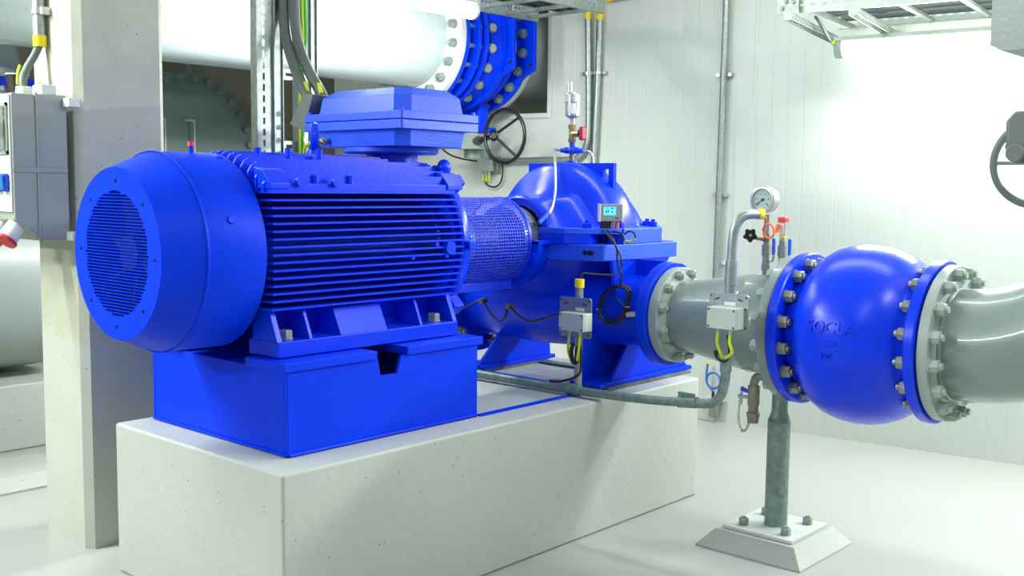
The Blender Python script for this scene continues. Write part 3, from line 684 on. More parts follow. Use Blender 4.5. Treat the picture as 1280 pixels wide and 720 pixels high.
for k_, (a, b) in enumerate(secs):
    th = 0 if a != 'a' else b
    cy_, cz_ = (a, DZ) if a != 'a' else (yb0-RR*math.sin(th), DZ+RR*(1-math.cos(th)))
    up_ = Vector((0, math.sin(th), math.cos(th)))
    for i in range(n):
        q = 2*PI*i/n; p = Vector((DX, cy_, cz_))+Vector((1, 0, 0))*(.215*math.cos(q))+up_*(.215*math.sin(q)); eb.v.append(tuple(p))
for j in range(len(secs)-1):
    for i in range(n):
        i2 = (i+1) % n; eb.f.append((j*n+i, j*n+i2, (j+1)*n+i2, (j+1)*n+i))
obj('bend', eb, GRAY, el, ang=60)
obj('weld', MB().torus((DX, -1.393, DZ), 'y', .214, .010, 64, 8), GRAY, el)
f3 = obj('flange', MB().lathe((DX, 0, DZ), 'y', [(-1.344, .17), (-1.344, .298), (-1.347, .301), (-1.381, .301), (-1.384, .298), (-1.384, .235), (-1.392, .217), (-1.392, .17)], 96, close=True), GRAYL, el)
bolt_ring(f3, 'flange_bolt', (DX, -1.384, DZ), 'y', .272, 16, -1, .044, .03, GRAYL, .012)
obj('upper_flange', MB().ring((DX, yb0-RR, 0), 'z', DZ+RR, DZ+RR+.04, .17, .235, 64, .003), GRAYL, el)
# pedestal
ps = thing('pipe_support', 'galvanised pipe support post on bolted steel plate under the check valve', 'support', (DX, -.655, .075))
obj('post', MB().cyl((DX, -.655, .09), (DX, -.655, .545), .049, None, 32), GALVD, ps)
obj('saddle_web', MB().py([(DX-.049, .50), (DX-.032, .56), (DX-.032, .64), (DX+.04, .64), (DX+.04, .56), (DX+.049, .50)], -.668, -.642).lathe((DX, -.655, 0), 'z', [(.545, .049), (.59, .034), (.68, .034)], 24), GALVD, ps)
obj('base_plate', MB().box((DX-.165, -.82, .0755), (DX+.165, -.49, .09)), WHITE, ps, bevel=.002)
for x in (-.1, .1):
    for y in (-.1, .1): bolt_at(ps, 'anchor_nut', (DX+x, -.655+y, .09), (0, 0, 1), .036, .026, GALV, .006)
fp = MB(); q0 = oct_(1.866, 2.357, -.90, -.409, .001); q1 = oct_(1.926, 2.297, -.84, -.469, .001)
fpo = obj('concrete_footing', loft(fp, [(q0, .0005), (q0, .006), (q1, .075)]), CONC, ang=20)
tag(fpo, 'white sloped concrete footing on the floor below the check valve', 'footing')
# drain valve with chain
dv = thing('drain_valve', 'small brass drain ball valve with hanging chain below the reducer flange', 'valve', (DX-.03, -.545, .50))
obj('elbow', MB().tube([(DX-.03, -.60, .735), (DX-.03, -.575, .735), (DX-.03, -.553, .724), (DX-.03, -.545, .70), (DX-.03, -.545, .68)], .019, 14), BRONZE, dv)
obj('body', MB().cyl((DX-.03, -.545, .69), (DX-.03, -.545, .66), .027, None, 8).cyl((DX-.03, -.545, .665), (DX-.03, -.545, .605), .026).cyl((DX-.03, -.545, .61), (DX-.03, -.545, .57), .023, None, 8).cyl((DX-.03, -.545, .572), (DX-.03, -.545, .555), .029), BRONZE, dv)
obj('hose_cap', MB().cyl((DX-.03, -.545, .555), (DX-.03, -.545, .527), .026, .024), BRONZE, dv)
obj('lever', MB().obox((DX-.03, -.50, .666), (.006, .018, .008), ((1, 0, 0), (0, 1, .3), (0, -.3, 1))), BHAND, dv)
obj('lever_nut', MB().cyl((DX-.03, -.519, .635), (DX-.03, -.47, .635), .009, None, 8).cyl((DX-.03, -.485, .60), (DX-.03, -.485, .66), .006, None, 8), STAIN, dv)
chn = MB(); cpts = [(-.478, .62), (-.475, .585), (-.473, .55), (-.478, .51), (-.492, .482), (-.508, .485), (-.52, .505), (-.528, .527)]
P2 = []
for (a, b), (c, d) in zip(cpts, cpts[1:]):
    for k_ in range(3): P2.append((a+(c-a)*k_/3, b+(d-b)*k_/3))
for i, (a, b) in enumerate(P2): chn.torus((DX-.03, a, b), 'x' if i % 2 else 'y', .0055, .0015, 10, 5)
obj('chain', chn, STEEL, dv)
# gauge tree
pgt = thing('pressure_gauge', 'round steel pressure gauge on a valve stem atop the reducer', 'gauge', (DX, -.565, 1.176))
gx, gy, gz = 2.10, -.553, 1.497
case = obj('case', MB().lathe((gx, gy, gz), (-1, 0, 0), [(-.045, .0001), (-.045, .05), (-.04, .055), (.0, .055), (.004, .058), (.012, .058), (.014, .054), (.014, .048), (.006, .047)], 48), STAIN, pgt)
dial = obj('dial', MB().lathe((gx, gy, gz), (-1, 0, 0), [(.004, .0001), (.004, .0475), (.0065, .0475), (.0065, .0001)], 40), DIAL, pgt)
tk = MB()
for i in range(31):
    a = math.radians(225-270*i/30); L_ = .006 if i % 5 else .010
    c = Vector((gx-.0068, gy-math.cos(a)*(.043-L_/2), gz+math.sin(a)*(.043-L_/2)))
    e = Vector((0, -math.cos(a), math.sin(a))); tk.obox(c, (.0003, L_/2, .0006 if i % 5 else .0011), ((1, 0, 0), e, e.cross(Vector((1, 0, 0)))))
obj('scale_marks', tk, DARKST, dial)
def flat_text(txt, size, p, parent, m, name='numeral'):
    cu = bpy.data.curves.new(name, 'FONT'); cu.body = txt; cu.size = size; cu.align_x = 'CENTER'; cu.align_y = 'CENTER'; cu.extrude = .0002
    to = bpy.data.objects.new(name, cu); C.objects.link(to)
    me = bpy.data.meshes.new_from_object(to.evaluated_get(bpy.context.evaluated_depsgraph_get()))
    mb = MB(); mb.v = [(p[0]-z, p[1]-x, p[2]+y) for x, y, z in [tuple(v.co) for v in me.vertices]]; mb.f = [tuple(q.vertices) for q in me.polygons]
    bpy.data.objects.remove(to); bpy.data.curves.remove(cu); bpy.data.meshes.remove(me)
    return obj(name, mb, m, parent, ang=0)
for i, tx in enumerate(('0', '2', '4', '6', '8', '10')):
    a = math.radians(225-54*i); flat_text(tx, .013, (gx-.0068, gy-math.cos(a)*.027, gz+math.sin(a)*.027), dial, BLKPL)
a = math.radians(214); e = Vector((0, -math.cos(a), math.sin(a)))
obj('needle', MB().obox(Vector((gx-.009, gy, gz))+e*.015, (.0006, .026, .0014), ((1, 0, 0), e, e.cross(Vector((1, 0, 0))))).cyl((gx-.0066, gy, gz), (gx-.0105, gy, gz), .006, None, 14), BLKPL, dial)
obj('blow_plug', MB().cyl((gx+.02, gy, gz+.053), (gx+.02, gy, gz+.060), .006, None, 10), YELLOW, pgt)
sx, sy = DX, -.565
obj('stem', MB().cyl((gx+.02, gy, gz-.05), (gx+.02, gy-.004, 1.42), .009).cyl((sx, sy, 1.435), (sx, sy, 1.395), .013, None, 6).cyl((sx, sy, 1.40), (sx, sy, 1.345), .010), STEEL, pgt)
obj('needle_valve', MB().cyl((sx, sy, 1.35), (sx, sy, 1.318), .014, None, 8).cyl((sx, sy, 1.325), (sx-.05, sy+.035, 1.335), .008), BRASS, pgt)
kn = MB(); kc = Vector((sx-.062, sy+.045, 1.345)); A2 = Vector((-.8, -.6, 0)); T2 = Vector((.6, -.8, 0))
ko = [];
for i in range(40):
    a = 2*PI*i/40; r_ = .027+.0045*math.cos(5*a+PI); ko.append((r_*math.sin(a), r_*math.cos(a)))
kn.prism(ko, lambda a, b: tuple(kc+T2*a+Z*b-A2*.008), lambda a, b: tuple(kc+T2*a+Z*b+A2*.008))
obj('star_knob', kn, BLKPL, pgt, bevel=.003); obj('knob_insert', MB().cyl(kc+A2*.008, kc+A2*.010, .006), STAIN, pgt)
def ballvalve(t, x, y):
    obj('ball_valve', MB().cyl((x, y, 1.174), (x, y, 1.195), .014, None, 6).cyl((x, y, 1.195), (x, y, 1.22), .019, None, 8).cyl((x, y, 1.22), (x, y, 1.262), .016).cyl((x, y, 1.258), (x, y, 1.305), .019, None, 6).cyl((x, y, 1.305), (x, y, 1.325), .013), STEEL, t)
    obj('lever_stem', MB().tube([(x, y-.015, 1.235), (x, y-.03, 1.235), (x, y-.035, 1.25), (x, y-.037, 1.27)], .005, 8), STAIN, t)
    obj('lever_grip', MB().box((x-.009, y-.041, 1.262), (x+.009, y-.029, 1.335)), BHAND, t, bevel=.005, seg=3)
ballvalve(pgt, sx, sy)
pt = thing('pressure_sensor', 'slim pressure sensor with red top on a blue-levered ball valve', 'sensor', (DX, -.64, 1.176))
ballvalve(pt, DX, -.64)
obj('sensor_body', MB().cyl((DX, -.64, 1.325), (DX, -.64, 1.34), .012, None, 6).cyl((DX, -.64, 1.345), (DX, -.64, 1.40), .014), STAIN, pt)
obj('yellow_band', MB().cyl((DX, -.64, 1.337), (DX, -.64, 1.347), .0145), YELLOW, pt)
obj('red_top', MB().box((DX-.017, -.658, 1.402), (DX+.017, -.622, 1.425)), RED, pt, bevel=.003)
obj('label', MB().box((DX-.0152, -.652, 1.352), (DX-.0144, -.632, 1.398)), PAPER, pt)
ow_ = thing('orange_signal_cable', 'orange looped cable between the gauge conduit and the red-topped sensor', 'cable', (2.05, -.61, 1.33))
obj('cable', MB().tube([(1.81, -.705, 1.443), (1.93, -.66, 1.42), (2.03, -.60, 1.385), (2.05, -.588, 1.35), (2.05, -.615, 1.336), (2.05, -.635, 1.36), (2.05, -.62, 1.392), (2.05, -.594, 1.392), (2.05, -.58, 1.368)], .0042, 8), ORANGE, ow_)
obj('plug', MB().cyl((2.085, -.625, 1.36), (2.095, -.632, 1.395), .009), ORANGE, ow_)

# ------------------------------------------------------------------ wall services
def clamp(t, p, r, d): return None
def wall_conduit(label, pts, r, cap=None, group=None, clamps=(), m=GALV, name='wall_conduit'):
    t = thing(name, label, 'conduit', pts[0], group)
    obj('tube', MB().tube(pts, r, 14, True, 5), m, t)
    if cap: obj('end_cap', MB().cyl(cap[0], cap[1], r*1.15, None, 14), YELLOW, t)
    for s, z in clamps:
        p = W(s, z, 0)
        q = MB(); wobox(q, s-r*2.3, s+r*2.3, z-.012, z+.012, 0.001, .006); q.lathe(W(s, z-.011, .03), 'z', [(0, r*1.01), (0, r*1.15), (.022, r*1.15), (.022, r*1.01)], 20, close=True)
        q.obox(W(s-r*1.9, z, .02), (.012, .012, .018), (WT, (0, 0, 1), WN)); q.obox(W(s+r*1.9, z, .02), (.012, .012, .018), (WT, (0, 0, 1), WN))
        obj('clamp', q, STAIN, t, bevel=.003)
    return t
wall_conduit('left of two upright conduits behind the air vent, yellow-capped, bending left', [W(1.852, 2.74, .03), W(1.84, 2.4, .03), W(1.83, 1.95, .03), W(1.845, 1.83, .03), W(1.90, 1.755, .03), W(1.99, 1.732, .03), W(2.2, 1.731, .03), W(2.62, 1.722, .03)], .024, (W(1.853, 2.70, .03), W(1.853, 2.765, .03)), None, [(1.845, 2.33)])
wall_conduit('right of two upright conduits behind the air vent, straight and yellow-capped', [W(1.757, 2.73, .03), W(1.762, 2.3, .03), W(1.775, 1.9, .03), W(1.79, 1.50, .03), W(1.79, 1.3, .03)], .024, (W(1.757, 2.69, .03), W(1.757, 2.745, .03)), None, [(1.76, 2.33)])
wall_conduit('tall upright conduit on the white wall left of the gauge', [W(.824, 2.80, .045), W(.826, 2.4, .045), W(.834, 1.7, .045), W(.841, .97, .045), W(.84, .86, .045)], .021, None, None, [(.83, 2.27), (.836, 1.5)])
wall_conduit('yellow-tipped horizontal conduit near the ceiling on the white wall', [W(1.66, 2.83, .03), W(1.4, 2.84, .03), W(1.1, 2.86, .03)], .021, (W(1.70, 2.826, .03), W(1.65, 2.83, .03)))
so = MB(); wobox(so, .80, .805, 1.08, 1.09, 0, .01); 
wb_ = thing('wall_junction_box', 'small pale junction box on the wall below the black handwheel', 'junction box', tuple(W(2.70, 1.62, .03)))
q = MB(); wobox(q, 2.645, 2.765, 1.65, 1.735, .02, .075); obj('housing', q, PLAST, wb_, bevel=.004)
q = MB(); wobox(q, 2.60, 2.70, 1.63, 1.76, .002, .018); obj('mounting_plate', q, GALV, wb_)
for s in (2.73, 2.70, 2.672):
    obj('cable_gland', MB().cyl(W(s, 1.65, .048), W(s, 1.628, .048), .010, None, 8), PLAST, wb_)
    obj('sleeve', MB().cyl(W(s, 1.63, .048), W(s-.003, 1.575, .048), .0085, None, 8), YGREEN, wb_)
tag(obj('wall_cable', MB().tube([W(2.70, 1.58, .048), W(2.69, 1.548, .048), W(2.62, 1.533, .048), W(2.565, 1.57, .048), W(2.55, 1.66, .045), W(2.555, 1.725, .05)], .0065, 8), BLACK), 'black cable looping below the wall junction box', 'cable')
tag(obj('wall_cable', MB().tube([(3.55, 2.92, 1.83), (3.60, 2.88, 1.775), (3.68, 2.83, 1.742), W(2.765, 1.722, .05)], .0065, 8), BLACK), 'black cable running from terminal box side to the wall junction box', 'cable')
q = MB(); wobox(q, 2.625, 2.96, 1.418, 1.447, .001, .02); tag(obj('wall_channel', q, DARKGRAY), 'dark horizontal slot channel on the wall above the coupling guard', 'channel')
hb = thing('hose_outlet', 'coiled blue hose on a small bracket low on the white wall', 'hose', tuple(W(.83, .05, .03)))
obj('hose', MB().tube([(4.03, .868, .395), (4.03, .876, .32), (4.03, .872, .262), (4.03, .845, .228), (4.028, .82, .206)], .0075, 8).torus((4.03, .822, .28), 'x', .052, .0075, 36, 8), HOSE, hb)
obj('hose_end', MB().tube([(4.028, .82, .206), (4.022, .818, .18), (4.022, .818, .15), (4.022, .82, .10)], .010, 8), BLACK, hb)
obj('tip', MB().cyl((4.03, .868, .388), (4.03, .868, .402), .012, None, 8), YELLOW, hb)
q = MB(); wobox(q, .765, .885, .14, .165, .002, .05); obj('bracket', q, WHITE, hb, bevel=.003)
q = MB(); wobox(q, .79, .855, .035, .135, .02, .07); obj('pump_block', q, STEEL, hb, bevel=.006)
tag(obj('wall_stud', MB().cyl(W(.795, 1.06, .001), W(.795, 1.06, .03), .014, None, 12), WHITE), 'small white stud on the wall beside the reducer', 'stud')

# ------------------------------------------------------------------ slotted rails
def slotted(mb, o, ex, ey, L, wd, th, n, sw, sl, off=0.):
    """flat strip from o along ex (length L), width wd along ey, with n slots sw x sl"""
    o = Vector(o); ex = Vector(ex).normalized(); ey = Vector(ey).normalized(); ez = ex.cross(ey)
    def b(x0, x1, y0, y1): mb.obox(o+ex*((x0+x1)/2)+ey*((y0+y1)/2), ((x1-x0)/2, (y1-y0)/2, th/2), (ex, ey, ez))
    yc = wd/2+off
    b(0, L, 0, yc-sw/2); b(0, L, yc+sw/2, wd)
    p = L/n; x = 0
    for i in range(n):
        c = (i+.5)*p; b(x, c-sl/2, yc-sw/2, yc+sw/2); x = c+sl/2
    b(x, L, yc-sw/2, yc+sw/2)
    return mb
lad = thing('vertical_cable_ladder', 'upright galvanised slotted cable ladder standing behind the motor', 'cable ladder', (.95, 1.32, 0))
def rail(x0, w, name='slotted_rail'):
    m_ = MB(); slotted(m_, (x0, 1.30, 0), (0, 0, 1), (1, 0, 0), 3.3, w*.62, .003, 66, .012, .03, -.006)
    m_.box((x0-.002, 1.30, 0), (x0, 1.345, 3.3)); m_.box((x0+w*.62, 1.285, 0), (x0+w*.66, 1.345, 3.3)); m_.box((x0+w*.66, 1.30, 0), (x0+w, 1.303, 3.3)); m_.box((x0+w, 1.29, 0), (x0+w+.003, 1.345, 3.3))
    obj(name, m_, GALV, lad, ang=0)
rail(.822, .135); rail(1.052, .1)
for z in (1.69, 2.02, 2.42, 2.8, 1.3):
    m_ = MB(); slotted(m_, (.957, 1.31, z), (1, 0, 0), (0, 0, 1), .1, .05, .003, 1, .016, .045); obj('rung', m_, GALV, lad, ang=0)
rr = MB()
for i in range(44): rr.obox((.935, 1.304, .6+i*.06), (.013, .004, .012), ((1, 0, .3), (0, 1, 0), (-.3, 0, 1)))
obj('serrated_edge', rr, GALV, lad, ang=0)
mc = lambda pts, r, m, label: tag(obj('motor_cable', MB().tube(pts, r, 12), m), label, 'cable')
m1 = thing('motor_cable', 'left of two thick gray cables entering the motor terminal box', 'cable', (.9, 1.05, 1.93))
obj('sheath', MB().tube([(.955, 1.275, 2.75), (.95, 1.27, 2.374), (.937, 1.24, 2.208), (.913, 1.15, 2.075), (.885, 1.04, 1.955), (.88, .99, 1.91)], .024, 14), CABLE, m1)
obj('yellow_tie', MB().tube([(.89, 1.035, 1.985), (.878, 1.00, 1.935)], .010, 8), YGREEN, m1)
m2 = thing('motor_cable', 'right of two thick gray cables entering the motor terminal box', 'cable', (.93, 1.0, 1.93))
obj('sheath', MB().tube([(.985, 1.235, 2.75), (.975, 1.225, 2.372), (.968, 1.20, 2.208), (.945, 1.10, 2.067), (.935, .99, 1.949), (.93, .95, 1.90)], .024, 14), CABLE, m2)
obj('yellow_tie', MB().tube([(.925, .985, 1.98), (.915, .955, 1.935)], .010, 8), YGREEN, m2)
ew = thing('earth_cable', 'green and yellow earth wire running up the cable ladder', 'cable', (1.06, 1.29, 1.5))
obj('green_wire', MB().tube([(1.078, 1.285, 3.0), (1.08, 1.285, 2.4), (1.082, 1.285, 2.2), (1.062, 1.285, 1.99), (1.06, 1.285, 1.40)], .007, 8), GREENW, ew)
obj('yellow_wire', MB().tube([(1.062, 1.285, 3.0), (1.064, 1.285, 2.4), (1.066, 1.285, 2.2), (1.046, 1.285, 1.99), (1.044, 1.285, 1.40)], .006, 8), YGREEN, ew)
tag(obj('earth_lead', MB().tube([(.80, .80, 1.725), (.82, .90, 1.722), (.86, 1.0, 1.70), (.90, 1.06, 1.65), (.90, 1.08, 1.58)], .008, 8), YGREEN), 'short yellow earth lead looping out behind the lifting eye', 'cable')

# overhead tray at the pipe
tr = thing('overhead_cable_tray', 'perforated steel cable tray under the ceiling over the blue pipe joint', 'cable tray', (3.0, 1.55, 2.62))
for y in (1.82, 1.28):
    m_ = MB(); slotted(m_, (2.2, y, 2.617), (1, 0, 0), (0, 0, 1), 1.17, .085, .003, 34, .012, .014, .016); m_.box((2.2, y, 2.615), (3.37, y+.02, 2.618))
    obj('side_rail', m_, GALV, tr, ang=0)
for x in (2.45, 2.78, 3.06, 3.27): obj('rung', MB().box((x, 1.283, 2.622), (x+.028, 1.8165, 2.642)), GALV, tr)
for x in (2.5, 3.1):
    for y in (1.803, 1.297): obj('hanger_rod', MB().cyl((x, y, 2.62), (x, y, 3.3), .006, None, 8), GALV, tr)
tag(obj('tray_cable', MB().tube([(2.2, 1.60, 2.659), (2.8, 1.60, 2.659), (3.4, 1.58, 2.659)], .016, 10), BLACK), 'thicker dark cable lying in the tray over the blue pipe joint', 'cable')
tag(obj('tray_cable', MB().tube([(2.2, 1.50, 2.657), (2.8, 1.49, 2.657), (3.4, 1.48, 2.657)], .014, 10), BLACK), 'thinner dark cable lying in the tray over the blue pipe joint', 'cable')
# right cable tray on cantilever arms
tr2 = thing('wall_cable_tray', 'bright steel cable tray on wall arms above the right lamp', 'cable tray', (3.95, -.3, 2.45))
def wmb(): return MB()
for d in (.80, .10):
    m_ = MB(); o = W(.08, 2.494, d); L = 2.4; slotted(m_, o, -WT, (0, 0, 1), L, .07, .003, 40, .012, .028, .005)
    m_.obox(o-WT*(L/2)+WN*(.012 if d > .2 else -.012), (L/2, .014, .002), (WT, WN, (0, 0, 1)))
    obj('side_rail', m_, TRAYW, tr2, ang=0)
for s in (.0, -.45, -.75, -1.05, -1.4):
    m_ = MB(); m_.bar(W(s, 2.506, .795), W(s, 2.506, .105), .03, .018); obj('rung', m_, TRAYW, tr2)
for s in (.11, -.24, -.95):
    a0_, a1_ = W(s, 2.452, .86), W(s, 2.415, .0); sl_ = (a1_-a0_); m_ = MB()
    for e_ in (-.022, .022): slotted(m_, a0_+WT*e_, sl_, (0, 0, 1), sl_.length, .036, .003, 22, .008, .014, -.006)
    m_.bar(a0_+Vector((0, 0, .036)), a1_+Vector((0, 0, .036)), .047, .003)
    m_.obox(a0_+Vector((0, 0, .018)), (.023, .018, .0015), (WT, (0, 0, 1), WN))
    obj('cantilever_arm', m_, TRAYW, tr2, ang=0)
obj('joint_plate', MB().obox(W(.12, 2.535, .83), (.06, .045, .003), (WT, (0, 0, 1), WN)), GALV, tr2)
for s, z in ((.09, 2.55), (.15, 2.52), (.13, 2.555)): bolt_at(tr2, 'joint_bolt', W(s, z, .834), tuple(-WN), .018, .010, STEEL)
for d, m_, lab in ((.70, YGREEN, 'yellow-green earth cable in the tray above the right lamp'), (.56, CABLE, 'gray cable in the tray above the right lamp, nearest the earth cable'), (.42, CABLE, 'gray cable in the middle of the tray above the right lamp'), (.24, CABLE, 'gray cable by the wall side of the tray above the right lamp')):
    rr0 = .016 if m_ is CABLE else .012
    tag(obj('tray_cable', MB().tube([W(.02, 2.516+rr0, d), W(-.4, 2.516+rr0, d), W(-1.9, 2.516+rr0, d)], rr0, 8, False), m_), lab, 'cable')
ll_ = thing('lamp_lead', 'gray lead drooping from the tray to the right lamp end', 'cable', W(.06, 2.42, .3))
obj('sheath', MB().tube([W(.05, 2.50, .60), W(.04, 2.475, .56), W(.035, 2.43, .47), W(.045, 2.40, .36), W(.05, 2.395, .30)], .009, 8), CABLE, ll_)
obj('tip', MB().cyl(W(.047, 2.397, .33), W(.05, 2.392, .26), .011, None, 10), YGREEN, ll_)

# lamps
def lamp(label, a, b, rr_, grp, dm=LAMP, ce=.02):
    a, b = Vector(a), Vector(b); t = thing('fluorescent_light', label, 'light', (a+b)/2, grp); d = (b-a).normalized()
    obj('diffuser', MB().cyl(a+d*ce, b-d*ce, rr_, None, 24), dm, t); obj('end_cap', MB().cyl(a, a+d*ce, rr_*1.04, None, 20), PLAST, t); obj('end_cap', MB().cyl(b-d*ce, b, rr_*1.04, None, 20), PLAST, t)
    obj('housing', MB().obox((a+b)/2+Vector((0, 0, rr_*.9)), ((b-a).length/2, .05, .012), (d, d.cross(Vector((0, 0, 1))), (0, 0, 1))), PLAST, t)
    return t
lamp('glowing tube light below the cable tray on the right wall', W(.05, 2.365, .22), W(-1.22, 2.365, .22), .055, None, LAMPW, .045)
lamp('glowing tube light over the big white pipe at the top', (1.0, 1.50, 2.535), (2.43, 1.50, 2.535), .05, None)

# hanging beam on the right
tb_ = MB().px([(-1.29, 3.3), (-1.29, 2.142), (-1.335, 2.118), (-2.2, 2.118), (-2.2, 3.3)], 2.6, 2.9)
tag(obj('concrete_downstand', tb_, BEAM), 'gray concrete block hanging from the ceiling at the top right corner', 'beam')

# ------------------------------------------------------------------ big pipe, joint, butterfly valve
BY, BZ = 2.58, 2.528
bpth = thing('large_overhead_pipe', 'very large white pipe crossing the top left behind the column', 'pipe', (0, BY, BZ-.325))
obj('pipe_shell', MB().lathe((0, BY, BZ), 'x', [(-6.5, .325), (2.985, .325), (2.985, .30), (-6.5, .30)], 96, close=True), BIGPIPE, bpth)
bfl = obj('end_flange', MB().ring((0, BY, BZ), 'x', 2.967, 3.013, .30, .458, 72, .003), WHITE, bpth)
bolt_ring(bfl, 'flange_nut', (2.967, BY, BZ), 'x', .39, 20, -1, .05, .035, GALV, .012)
dj = thing('dismantling_joint', 'blue ribbed dismantling joint bolted between white pipe and butterfly valve', 'pipe joint', (3.2, BY, BZ-.458))
for x0, x1 in ((3.018, 3.05), (3.133, 3.16), (3.206, 3.232)): obj('ring_flange', MB().ring((0, BY, BZ), 'x', x0, x1, .30, .458, 72, .003), BLUE, dj)
obj('sleeve', MB().lathe((0, BY, BZ), 'x', [(3.03, .34), (3.268, .34), (3.29, .415), (3.383, .437), (3.383, .463), (3.404, .463), (3.404, .31)], 72), BLUE, dj)
for i in range(20):
    a = 2*PI*(i+.5)/20; y, z = BY+.405*math.cos(a), BZ+.405*math.sin(a)
    obj('tie_rod', MB().cyl((3.019, y, z), (3.28, y, z), .016, None, 10), GALV, dj)
    for x in (3.056, 3.165, 3.237): bolt_at(dj, 'rod_nut', (x, y, z), (1, 0, 0), .044, .03, GALV)
    bolt_at(dj, 'flange_nut', (3.295, BY+.422*math.cos(a), BZ+.422*math.sin(a)), (-.5, math.cos(a), math.sin(a)), .052, .02, GALV)
bv = thing('butterfly_valve', 'blue butterfly valve body with square lug flanges at the wall opening', 'valve', (3.57, BY, BZ-.52))
def lug_flange(x0, x1, nm):
    R_ = .458; L_, H_ = .508, .187
    poly = [(BY+R_*math.cos(a), BZ+R_*math.sin(a)) for a in [PI+.55+(PI-1.1)*i/24 for i in range(25)]]
    poly += [(BY+L_, BZ-H_), (BY+L_, BZ+H_)]
    poly += [(BY+R_*math.cos(a), BZ+R_*math.sin(a)) for a in [.55+(PI-1.1)*i/24 for i in range(25)]]
    poly += [(BY-L_, BZ+H_), (BY-L_, BZ-H_)]
    o = obj(nm, MB().px(poly, x0, x1), BLUE, bv, bevel=.004)
    for z in (BZ-.15, BZ+.15): bolt_at(o, 'lug_hole', (x0, BY-.48, z), (-1, 0, 0), .028, .001, DARKST, 0, False)
    return o
lf1 = lug_flange(3.409, 3.44, 'lug_flange'); lf2 = lug_flange(3.622, 3.654, 'lug_flange')
obj('body', MB().lathe((0, BY, BZ), 'x', [(3.4405, .31), (3.4405, .375), (3.466, .375), (3.518, .416), (3.55, .416), (3.60, .375), (3.6215, .375), (3.6215, .31)], 72, close=True), BLUE, bv)
bolt_ring(lf2, 'lug_bolt', (3.622, BY, BZ), 'x', .416, 20, -1, .057, .03, GALVD, .012)
obj('name_plate', MB().box((3.508, BY-.418, BZ-.06), (3.54, BY-.4145, BZ+.0)), PAPER, bv)
obj('neck', MB().box((3.487, BY-.125, BZ-.58), (3.58, BY+.06, BZ-.405)), BLUE, bv, bevel=.008)
obj('neck_plate', MB().box((3.445, BY-.165, BZ-.61), (3.62, BY+.10, BZ-.573)), BLUE, bv, bevel=.004)
tag(obj('wall_spool', MB().lathe((0, BY, BZ), 'x', [(3.659, .30), (3.659, .47), (3.688, .47), (3.69, .325), (4.35, .325), (4.35, .30)], 72, close=True), GRAYL), 'pale pipe spool passing into the wall opening behind the blue valve', 'pipe')
gb = thing('valve_gearbox', 'pale gear unit under the blue butterfly valve carrying the handwheel', 'gearbox', (3.53, BY-.05, BZ-.79))
obj('housing', MB().lathe((3.535, BY-.03, 0), 'z', [(BZ-.73, .0001), (BZ-.73, .105), (BZ-.71, .125), (BZ-.645, .125), (BZ-.625, .105), (BZ-.611, .105), (BZ-.611, .0001)], 28).box((3.39, BY-.21, BZ-.73), (3.52, BY+.02, BZ-.635)), GRAYL, gb, bevel=.004)
obj('indicator', MB().cyl((3.535, BY-.03, BZ-.73), (3.535, BY-.03, BZ-.79), .073, None, 24), GALVD, gb)
HX, HY, HZ_ = 3.31, 2.052, 1.875
hc = Vector((HX-.02, HY+.080, HZ_+.005))
obj('shaft', MB().cyl((3.40, BY-.18, BZ-.675), hc+Vector((.038, .022, 0)), .018).cyl((3.45, BY-.12, BZ-.68), (3.37, BY-.235, BZ-.672), .032), DARKST, gb)
hw_ = thing('handwheel', 'black two-spoked handwheel in front of the wall below the pipe joint', 'handwheel', (HX, HY, HZ_-.18))
obj('rim', MB().torus((HX, HY, HZ_), 'x', .179, .0125, 56, 12), BLKPL, hw_)
obj('hub', MB().torus(tuple(hc), 'x', .031, .009, 28, 10).cyl(hc, hc+Vector((.035, .02, 0)), .020), BLKPL, hw_)
for a in (.75, -.9):
    e = Vector((HX, HY-.179*math.cos(a), HZ_+.179*math.sin(a))); d = (e-hc).normalized()
    obj('spoke', MB().tube([hc+d*.03, e], .0095, 10, False), BLKPL, hw_)

# blind flange on the far wall, side vessel and its footing
bl = thing('blind_flange', 'large dark gray round blind flange with bolts on the far olive wall', 'flange', (2.14, 4.1, 1.2))
bd = obj('disc', MB().lathe((2.14, 4.1, 1.77), 'y', [(-.045, .0001), (-.045, .555), (-.04, .56), (0, .56), (.2, .45), (.2, .0001)], 80), DARKGRAY, bl)
bolt_ring(bd, 'flange_bolt', (2.14, 4.055, 1.77), 'y', .515, 28, -1, .05, .03, DARKGRAY, 0)
obj('lifting_lug', MB().box((2.16, 4.06, 2.29), (2.21, 4.10, 2.41)), DARKGRAY, bl, bevel=.008)
for x in (1.94, 2.17): obj('handle', MB().tube([(x-.05, 4.055, 1.98), (x-.05, 4.02, 1.98), (x-.01, 4.01, 1.978), (x+.0, 4.01, 1.96), (x, 4.01, 1.70)], .007, 8), GRAYL, bl)
vs_ = thing('horizontal_vessel', 'large gray horizontal vessel behind the column at the left edge', 'vessel', (-.5, 3.75, .40))
obj('shell', MB().lathe((0, 3.75, .94), 'x', [(-4, .52), (.85, .52), (.93, .46), (.95, .0001)], 64), VESSEL, vs_)
obj('saddle', MB().box((-2, 3.45, .381), (-1.7, 4.0, .5)), VESSEL, vs_); obj('saddle', MB().box((.2, 3.5, .381), (.5, 4.0, .5)), VESSEL, vs_)
tag(obj('concrete_plinth', MB().box((-4, 3.3, 0), (1.1, 4.29, .38)), CONC, bevel=.012), 'low white concrete plinth at the left edge behind the column', 'plinth')
q0 = oct_(-.25, .55, 2.45, 2.95, .001); q1 = oct_(-.19, .49, 2.51, 2.89, .001)
